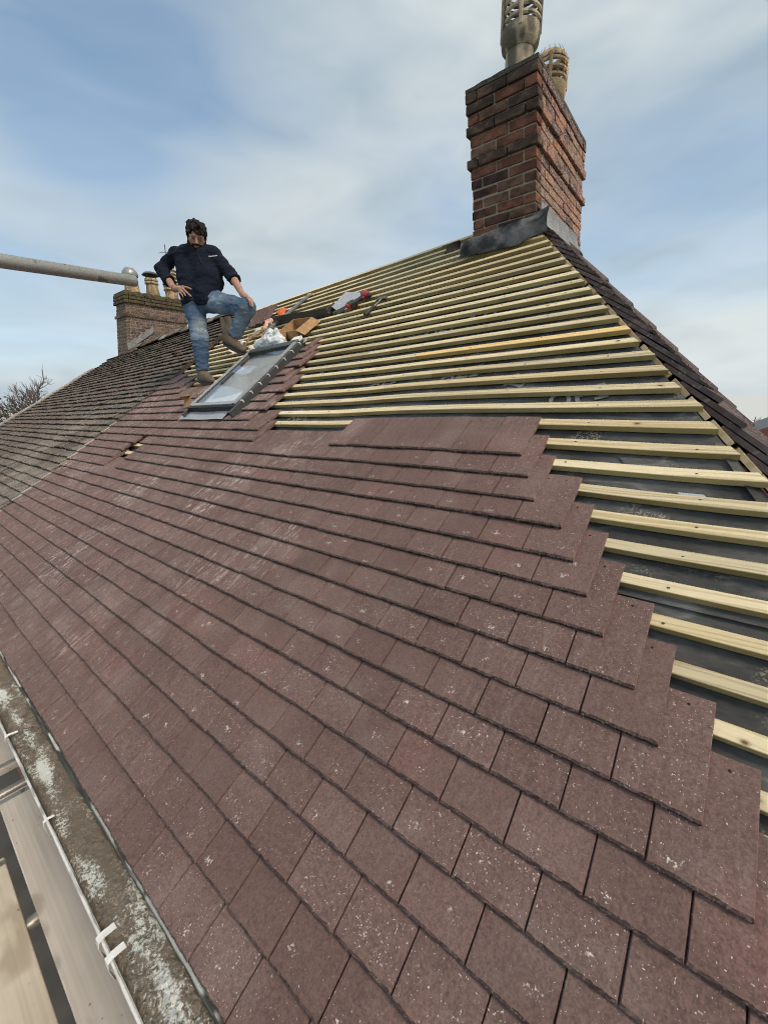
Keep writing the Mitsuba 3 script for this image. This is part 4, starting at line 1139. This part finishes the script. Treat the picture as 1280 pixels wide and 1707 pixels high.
mat('m_denim', denim, rough=.9, specular=.2)
df = Field(np.minimum(J['ank_r'], J['pel_r']) - [.22, .22, .05], np.maximum(J['knee_l'], J['pel_l']) + [.2, .22, .2], .0065); A = df.add
A(J['pel_r'], J['pel_l'], .119, .119, k=.05); A(J['pel_r'] + [0, 0, .05], J['pel_l'] + [0, 0, .05], .095, k=.04)
A(J['hip_r'], J['knee_r'], .108, .078, k=.05); A(J['knee_r'], J['ank_r'], .075, .056, k=.04, cut=True)
A(J['hip_l'], J['knee_l'], .108, .079, k=.05); A(J['knee_l'], J['ank_l'], .076, .064, k=.04, cut=True)
A(J['knee_r'] + (J['ank_r'] - J['knee_r']) * .35, J['knee_r'] + (J['ank_r'] - J['knee_r']) * .5, .072, .066, k=.03)
for s in 'rl':
    a_ = J['ank_' + s]; b_ = J['knee_' + s]; A(a_ + (b_ - a_) * .10, a_ + (b_ - a_) * -.02, .062, .060, k=.02, cut=True)
df.wrinkle(lambda P: folds(P, 8, .013, 14, (.8, .8, 1.7)) + folds(P, 20, .006, 16, (.8, .8, 1.8)))
dm = relax(df.mesh(), 1)
put(MAN + '__jeans', dm, 'm_denim', smooth=True, label='faded blue jeans')
mat('m_shoe', lambda p, n, uv: mix((.080, .057, .042), (.165, .122, .092), fbm(p.x * 30, p.y * 30, p.z * 30)), rough=.7)
mat('m_sole', color=(.035, .033, .032), rough=.8)
for s in 'rl':
    h, t, f_ = J['heel_' + s], J['toe_' + s], J['foot_' + s]
    ax = (t - h) / np.linalg.norm(t - h); sidev = np.cross(ax, [0, 0, 1.]); sidev /= np.linalg.norm(sidev); upv = np.cross(sidev, ax)
    sf = Field(np.minimum(h, t) - .14, np.maximum(h, np.maximum(t, f_)) + .14, .005); A = sf.add
    A(h + upv * .028, h + ax * .10 + upv * .025, .040, .043, k=.03); A(h + ax * .10 + upv * .025, t - ax * .02 + upv * .014, .046, .034, k=.03)
    A(h + ax * .03 + upv * .03, h + ax * .025 + upv * .10, .044, .048, k=.03, cut=True); A(h + ax * .05 + upv * .07, h + ax * .14 + upv * .035, .042, .036, k=.03)
    sf.keep(h - upv * .012, -upv)
    sf.wrinkle(lambda P: folds(P, 30, .0025, 3))
    SH = put(MAN + '__shoe', sf.mesh(), 'm_shoe', smooth=True, label='muddy brown work boot')
    o2 = []
    for q in np.linspace(0, 1, 26):
        a = q * 2 * math.pi; L = np.linalg.norm(t - h) / 2 + .035
        wd = .043 - .007 * math.cos(a * 2) + (.006 if math.cos(a) > 0 else 0)
        o2.append((h + t) / 2 + ax * math.cos(a) * L + sidev * math.sin(a) * wd)
    o2 = np.array(o2[:-1]); n_ = len(o2)
    V = np.vstack([o2 - upv * .012, o2 - upv * .036, [(h + t) / 2 - upv * .012], [(h + t) / 2 - upv * .036]]); F = []
    for i in range(n_):
        k2 = (i + 1) % n_; F += [[i, k2, n_ + k2], [i, n_ + k2, n_ + i], [2 * n_, i, k2], [2 * n_ + 1, n_ + k2, n_ + i]]
    mm = tm(V, F); mm.fix_normals(); put(SH + '__sole', mm, 'm_sole')
w_ = J['wri_r']; wd = J['palm_r'] - w_; wd /= np.linalg.norm(wd)
tor = lathe([(.031 + .004 * math.cos(t), .004 * math.sin(t)) for t in np.linspace(0, 2 * math.pi, 9)[:-1]], 24, closed=True)
put(MAN + '__wristband', frame(tor, w_, np.cross(wd, [.3, .2, .9]), z=wd), 'm_black_plastic', smooth=True)


def on_jumper(pt):
    """the spot of the jumper's front seen nearest to a point"""
    v = np.array(jm.vertices); nrm = np.array(jm.vertex_normals); dl = (pt - EYE) / np.linalg.norm(pt - EYE)
    w = v - EYE; al = w @ dl; pe = np.linalg.norm(w - al[:, None] * dl, axis=1); ok = pe < .02
    i = np.nonzero(ok)[0][np.argmin(al[ok])]; nn = nrm[np.linalg.norm(v - v[i], axis=1) < .05].mean(0); nn /= np.linalg.norm(nn)
    return v[i], (nn if nn @ dl < 0 else -nn)


lp, ln = on_jumper(J['logo']); mat('m_logo', color=(.70, .71, .73), rough=.7)
tx = meshkit.text_mesh('Titan Roofs', .0125, .0035, bold=True); tx.apply_translation([-tx.bounds[1][0] / 2, 0, 0])
xd = left - ln * (left @ ln); put(JUM + '__lettering', frame(tx, lp + ln * .006, xd, z=ln), 'm_logo', label='small white lettering on the chest')
zt, nt_ = on_jumper(J['zip_t']); zb, nb_ = on_jumper(J['zip_b'])
put(JUM + '__zip', tube([zt + nt_ * .004, (zt + zb) / 2 + nt_ * .008, zb + nb_ * .004], .004, 6), 'm_black_plastic')

# ================================================================== loose things on the roof
BT = -.041      # top of the battens


def at_roof(u, v, n=BT): return R(u, v, n)


def rframe(m, u, v, ang=0.0, n=BT, pitch=0.0):
    """put a mesh made in local axes (x right, y up the slope, z out) on the battens"""
    x = np.array([math.cos(ang), math.sin(ang) * CT, math.sin(ang) * ST]); z = np.array([0, -ST, CT])
    if pitch:
        M = trimesh.transformations.rotation_matrix(pitch, [0, 1, 0]); m = m.copy(); m.apply_transform(M)
    return frame(m, R(u, v, n), x, z=z)


BX = thing('cardboard_box', 'open brown cardboard box with flaps lying on the battens above the roof window', 'box')
w, d, hgt = .33, .24, .085
wallx = lambda L, h, t=.005: box(L, t, h)
put(BX + '__side', rframe(box(w, .005, hgt, (0, -d / 2, hgt / 2)), -3.66, 2.73, -.12), 'm_cardboard')
put(BX + '__side', rframe(box(w, .005, hgt, (0, d / 2, hgt / 2)), -3.66, 2.73, -.12), 'm_cardboard')
put(BX + '__side', rframe(box(.005, d - .011, hgt, (-w / 2 + .003, 0, hgt / 2)), -3.66, 2.73, -.12), 'm_cardboard')
put(BX + '__side', rframe(box(.005, d - .011, hgt, (w / 2 - .003, 0, hgt / 2)), -3.66, 2.73, -.12), 'm_cardboard')
put(BX + '__base', rframe(box(w, d, .004, (0, 0, .003)), -3.66, 2.73, -.12), 'm_cardboard_dark')


def flap(x0, y0, x1, y1, dz, dx, dy):
    V = np.array([[x0, y0, hgt], [x1, y1, hgt], [x1 + dx, y1 + dy, hgt + dz], [x0 + dx, y0 + dy, hgt + dz]])
    return rframe(slab(tm(V, [[0, 1, 2], [0, 2, 3]]), [0, 0, 1], .004), -3.66, 2.73, -.12)


put(BX + '__flap', flap(w / 2, -d / 2, w / 2, d / 2, -.05, .10, 0), 'm_cardboard'); put(BX + '__flap', flap(-w / 2, -d / 2, 0, -d / 2, -.07, 0, -.07), 'm_cardboard')
FL = thing('metal_flashing', 'long dark folded flashing channel lying behind the cardboard box', 'flashing')
prof_l = [(0, 0), (0, .105), (.003, .105), (.003, .003), (.13, .003), (.13, 0)]
ch = extrude_x([(y, z) for y, z in prof_l], np.linspace(0, .98, 3)); put(FL + '__channel', rframe(ch, -4.36, 3.06, -.10), 'm_dark_metal')
put(FL + '__end_plate', rframe(box(.004, .12, .10, (.99, .06, .05)), -4.36, 3.06, -.10), 'm_dark_metal')
SD = thing('metal_flashing', 'pale triangular flashing piece between the dark channel and the cordless drill', 'flashing')
V = np.array([[0, 0, .05], [.02, .25, .07], [.33, .22, .02], [.10, -.06, .03]]); put(SD + '__sheet', rframe(slab(tm(V, [[0, 2, 1], [0, 3, 2]]), [0, 0, 1], .003), -3.36, 3.02, .0), 'm_silver_sheet')
V = np.array([[.10, -.06, .03], [.33, .22, .02], [.35, .21, -.002], [.11, -.08, -.002]]); put(SD + '__turned_edge', rframe(slab(tm(V, [[0, 1, 2], [0, 2, 3]]), [0, 0, 1], .003), -3.36, 3.02, .0), 'm_dark_metal')
STP = thing('metal_flashing', 'straight grey strip with tan ends crossing under the folded channel', 'flashing')
put(STP + '__strip', rframe(box(.86, .055, .02, (.0, 0, .03), r=.003), -4.30, 3.22, 1.52), 'm_grey_metal')
for sg in (-1, 1): put(STP + '__end_cap', rframe(box(.035, .052, .022, (sg * .448, 0, .03)), -4.30, 3.22, 1.52), 'm_cut_wood')
TS = []
TG = 'new tiles stacked on edge on the battens'
for q in range(3):
    lab = ['front new tile of the small stack leaning on the battens behind the man', 'middle tile of the small stack leaning behind the man', 'rear tile of the small stack leaning behind the man'][q]
    V, F = tile_local(.165, .265, .013, rs, .001, 6)
    a = math.radians(18); m = tm(np.c_[V[:, 0] * 1.0 - .08, V[:, 1] * math.cos(a) - V[:, 2] * math.sin(a), V[:, 1] * math.sin(a) + V[:, 2] * math.cos(a)], F)
    sc_ = 1.7 if q == 0 else 1.0
    i = tid[0]; tid[0] += 1
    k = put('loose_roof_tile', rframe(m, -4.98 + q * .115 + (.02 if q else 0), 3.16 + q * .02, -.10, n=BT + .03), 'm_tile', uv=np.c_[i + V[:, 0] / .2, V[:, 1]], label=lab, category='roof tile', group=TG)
    labels[k].pop('group')
GL = thing('work_glove', 'orange work glove lying against the grey strip', 'glove')


def glove(u, v, ang, key, seed):
    g = Field([-.14, -.1, -.06], [.16, .12, .08], .005); A = g.add
    A([-.09, 0, .0], [-.02, 0, .01], .035, .038, k=.02, flat=(np.array([0, 0, 1.]), .5)); A([-.02, 0, .01], [.03, 0, .012], .040, .036, k=.02, flat=(np.array([0, 0, 1.]), .6))
    for q, (y, L) in enumerate(((-.032, .075), (-.011, .09), (.011, .085), (.031, .07))):
        A([.02, y, .012], [.02 + L * .6, y * 1.3, .03], .0125, .0115, k=.008); A([.02 + L * .6, y * 1.3, .03], [.02 + L, y * 1.5, .012], .0115, .009, k=.006)
    A([-.02, -.03, .01], [.03, -.07, .02], .014, .011, k=.01)
    g.wrinkle(lambda P: folds(P, 40, .003, seed)); m = g.mesh(); m.apply_translation([0, 0, .02])
    return rframe(m, u, v, ang)


put(GL + '__body', glove(-4.47, 3.30, 2.4, 'm_glove', 3), 'm_glove', smooth=True)
GL2 = thing('work_glove', 'orange and white work glove beside the tile stack, lower of the two gloves', 'glove')
put(GL2 + '__body', glove(-4.53, 3.08, 1.9, 'm_glove_pale', 5), 'm_glove_pale', smooth=True)
BG = thing('plastic_bag', 'crumpled translucent plastic bag at the top of the roof window', 'plastic bag')
bg = Field([-.3, -.14, -.05], [.3, .2, .24], .0075); A = bg.add
A([-.20, -.02, .03], [.05, .02, .05], .05, .075, k=.05); A([.05, .02, .05], [.18, .0, .04], .075, .055, k=.05); A([.0, .04, .07], [-.01, .07, .12], .05, .025, k=.04); A([.10, .03, .07], [.14, .05, .14], .04, .015, k=.03)
bg.wrinkle(lambda P: folds(P, 16, .022, 21)); put(BG + '__sheet', rframe(bg.mesh(), -3.84, 2.49, -.12, n=-.02), 'm_film', smooth=False)
PW = thing('cardboard_strip', 'torn strips of brown cardboard packaging beside the raised boot', 'packaging')
for q, (u, v, a, L) in enumerate(((-4.50, 2.80, 1.1, .28), (-4.38, 2.93, .5, .16))):
    st_ = grid(lambda s, t: np.stack([(s - .5) * L, (t - .5) * .055, .012 + .045 * np.sin(s * 3.0 + q) + .012 * np.sin(t * 4)], -1), np.linspace(0, 1, 12), np.linspace(0, 1, 3))
    put(PW + '__strip', rframe(slab(st_, [0, 0, 1], .004), u, v, a), 'm_cardboard')
WP = thing('paper_scrap', 'white paper wrapping scraps between the boot and the gloves', 'paper')
for q, (u, v, a) in enumerate(((-4.55, 2.95, .9), (-4.62, 2.88, 1.4), (-4.45, 3.02, .3), (-4.60, 2.70, 1.2), (-4.75, 2.62, .5))):
    st_ = grid(lambda s, t: np.stack([(s - .5) * (.16 - .02 * q), (t - .5) * .05, .02 + .03 * np.sin(s * 4.0 + q * 2) + .02 * np.sin(t * 5 + q)], -1), np.linspace(0, 1, 10), np.linspace(0, 1, 4))
    put(WP + '__piece', rframe(slab(st_, [0, 0, 1], .002), u, v, a), 'm_film')
CT_ = thing('cardboard_scrap', 'small folded cardboard piece on the tiles at the window corner', 'cardboard')
V = np.array([[0, 0, 0], [.10, .01, 0], [.11, .09, .07], [.0, .08, .06]]); put(CT_ + '__lower', rframe(slab(tm(V, [[0, 1, 2], [0, 2, 3]]), [0, 0, 1], .004), -4.24, 1.49, .1, n=.012), 'm_cardboard')
V = np.array([[.0, .08, .06], [.11, .09, .07], [.09, .02, .11], [.01, .01, .10]]); put(CT_ + '__upper', rframe(slab(tm(V, [[0, 1, 2], [0, 2, 3]]), [0, 0, 1], .004), -4.24, 1.49, .1, n=.012), 'm_cardboard')
OT = thing('timber_offcut', 'rough weathered timber block standing at the edge of the old tiles behind the man', 'timber')
tb_ = box(.11, .08, .27, (0, 0, .135)).subdivide().subdivide(); v_ = np.array(tb_.vertices); v_ += (meshkit.noise(v_ * 30, 3)[:, None] - .5) * .02
put(OT + '__block', frame(tm(v_, tb_.faces), R(-5.36, 3.02, BT), [.9, .4, 0], z=[.05, .0, 1]), 'm_old_timber', smooth=30)

HM = thing('hammer', 'black claw hammer lying on the battens to the right of the drill', 'hammer')
hx = lambda m: rframe(m, -2.735, 2.73, 1.50)
put(HM + '__grip', hx(tube([(0, 0, .018), (.05, 0, .019), (.14, .0, .018)], [.017, .019, .014], 12)), 'm_grip', smooth=40)
put(HM + '__shaft', hx(tube([(.14, 0, .018), (.27, 0, .02)], [.010, .009], 10)), 'm_steel', smooth=40)
put(HM + '__head', hx(cat([tube([(.275, -.055, .02), (.275, -.030, .02), (.275, -.028, .02), (.275, .012, .022)], [.016, .016, .012, .014], 12)] + [tube([(.275 + e, .008, .022), (.279 + e * 1.4, .045, .020), (.262 + e * 2, .080, .008)], [.011, .008, .003], 8) for e in (-.006, .007)])), 'm_steel', smooth=40)
DR = thing('cordless_drill', 'red and black cordless drill lying on the battens', 'power drill')
dx_ = lambda m: rframe(m, -3.06, 2.98, 1.02)
put(DR + '__battery', dx_(box(.075, .115, .05, (.005, 0, .035), r=.008)), 'm_black_plastic', smooth=30)
put(DR + '__battery_base', dx_(box(.02, .10, .044, (-.040, 0, .035), r=.006)), 'm_red_plastic', smooth=30)
put(DR + '__handle', dx_(tube([(.035, .01, .036), (.09, .012, .036), (.15, .004, .038)], [.021, .019, .022], 14)), 'm_grip', smooth=40)
put(DR + '__trigger', dx_(box(.035, .018, .018, (.125, -.020, .038), r=.005)), 'm_red_plastic', smooth=30)
put(DR + '__motor', dx_(tube([(.172, .085, .040), (.172, .05, .040), (.172, -.03, .040), (.172, -.055, .040)], [.029, .033, .032, .024], 18)), 'm_red_plastic', smooth=40)
put(DR + '__rear_cap', dx_(tube([(.172, .087, .040), (.172, .097, .040)], [.031, .024], 18)), 'm_black_plastic', smooth=40)
put(DR + '__chuck', dx_(tube([(.172, -.056, .040), (.172, -.085, .040), (.172, -.105, .040)], [.020, .018, .009], 14)), 'm_black_plastic', smooth=40)
rs = np.random.RandomState(91)
ch_ = []
for q in range(70):        # sawdust shavings and nail heads on the underlay and battens
    v = rs.uniform(-.1, 3.0); u = rs.uniform(-3.2, min(hipu(v), .1) - .1)
    if v < 1.3 and u < -.5 * max(0, (v / G)) * S: continue
    m = box(rs.uniform(.003, .012), rs.uniform(.001, .003), .001); ch_.append(rframe(m, u, v, rs.uniform(0, 3), n=-.066))
put('wood_shavings', cat(ch_), 'm_batten', kind='stuff', label='tiny pale wood shavings scattered over the underlay', category='shavings', uv=np.zeros((8 * len(ch_), 2)))

# ================================================================== far away: trees on the left, a house on the right


def tree(key, label, base, height, seed, spread, levels=5, dense=1.0, key_m='m_bark', twist=.5):
    t = thing('tree', label, 'tree'); r = np.random.RandomState(seed); tr, tw = [], []

    def grow(p, d, L, rad, lev):
        n = 4; pts = [p]; dd = d.copy()
        for _ in range(n):
            dd = dd + r.normal(0, .13, 3) + [0, 0, .05]; dd /= np.linalg.norm(dd); pts.append(pts[-1] + dd * L / n)
        (tr if lev < 2 else tw).append(tube(pts, np.linspace(rad, rad * .62, n + 1), 7 if lev < 2 else (5 if lev < 3 else 3), False))
        if lev >= levels: return
        for q in range(r.randint(3, 5) if lev < levels - 1 else r.randint(4, 7)):
            at = pts[r.randint(2, n + 1)]; nd = dd + r.normal(0, spread, 3) + [0, 0, .12]; nd /= np.linalg.norm(nd)
            grow(at, nd, L * r.uniform(.55, .8), rad * (.62 if lev < 3 else .6), lev + 1)
    grow(np.array(base, float), np.array([0, 0, 1.]), height * .30, height * .030, 0)
    put(t + '__trunk', cat(tr), key_m, smooth=True); put(t + '__crown', cat(tw), 'm_twig', kind='stuff')
    return t


tree('tree', 'slender bare tree with a fan of fine twigs beyond the gable', (-33.2, 6.8, 0), 9.0, 12, .50, 6)
t1 = tree('tree', 'dark dense bare tree at the left edge of the view', (-33.9, 4.4, 0), 9.2, 22, .62, 6)
r = np.random.RandomState(4); P = np.array([-33.9, 4.2, 4.9]) + r.normal(0, 1, (2600, 3)) * [.8, .9, .9]
a = r.uniform(0, 2 * math.pi, 2600); V = np.stack([P, P + np.stack([np.cos(a), np.sin(a), r.uniform(-1, 1, 2600)], -1) * .13, P + np.stack([-np.sin(a), np.cos(a), r.uniform(-1, 1, 2600)], -1) * .13], 1).reshape(-1, 3)
put(t1 + '__ivy', tm(V, np.arange(7800).reshape(-1, 3)), 'm_ivy', kind='stuff')
tree('tree', 'small far tree behind the chimney of the brick house', (3.0, 62, 0), 7.2, 32, .6, 4)
tree('tree', 'low far tree left of the brick house', (.2, 70, 0), 6.3, 35, .6, 4)

FH = thing('house', 'distant red brick house with a slate roof beyond the hip', 'house')
ex, ez, axx, az_, fy = -.6, 3.12, 5.0, 5.92, 33.0
put(FH + '__wall', box(11.2, 8.0, ez, (axx, fy + 4, ez / 2)), 'm_far_brick')
put(FH + '__gable', slab(tm([[ex, fy, ez], [2 * axx - ex, fy, ez], [axx, fy, az_]], [[0, 1, 2]]), [0, -1, 0], -.25), 'm_far_brick')
for sg in (-1, 1):
    rf = grid(lambda a, b: np.stack([axx + sg * a * 5.9, fy - .15 + b * 8.4, az_ + .10 - a * 2.98], -1), np.linspace(0, 1, 2), np.linspace(0, 1, 2)); put(FH + '__roof', slab(rf, [sg * .45, 0, .89], .12), 'm_slate')
put(FH + '__rear_wing', box(8, 5, 3.6, (7.2, fy + 9, 1.8)), 'm_far_brick')
put(FH + '__rear_roof', slab(tm([[2.9, fy + 9, 4.75], [12, fy + 9, 4.75], [12, fy + 5.5, 3.4], [2.25, fy + 5.5, 3.9]], [[0, 2, 1], [0, 3, 2]]), [0, -.7, .7], .12), 'm_slate')
put(FH + '__chimney', box(.42, .5, 1.2, (1.55, fy + 2.5, 4.05)), 'm_far_brick')
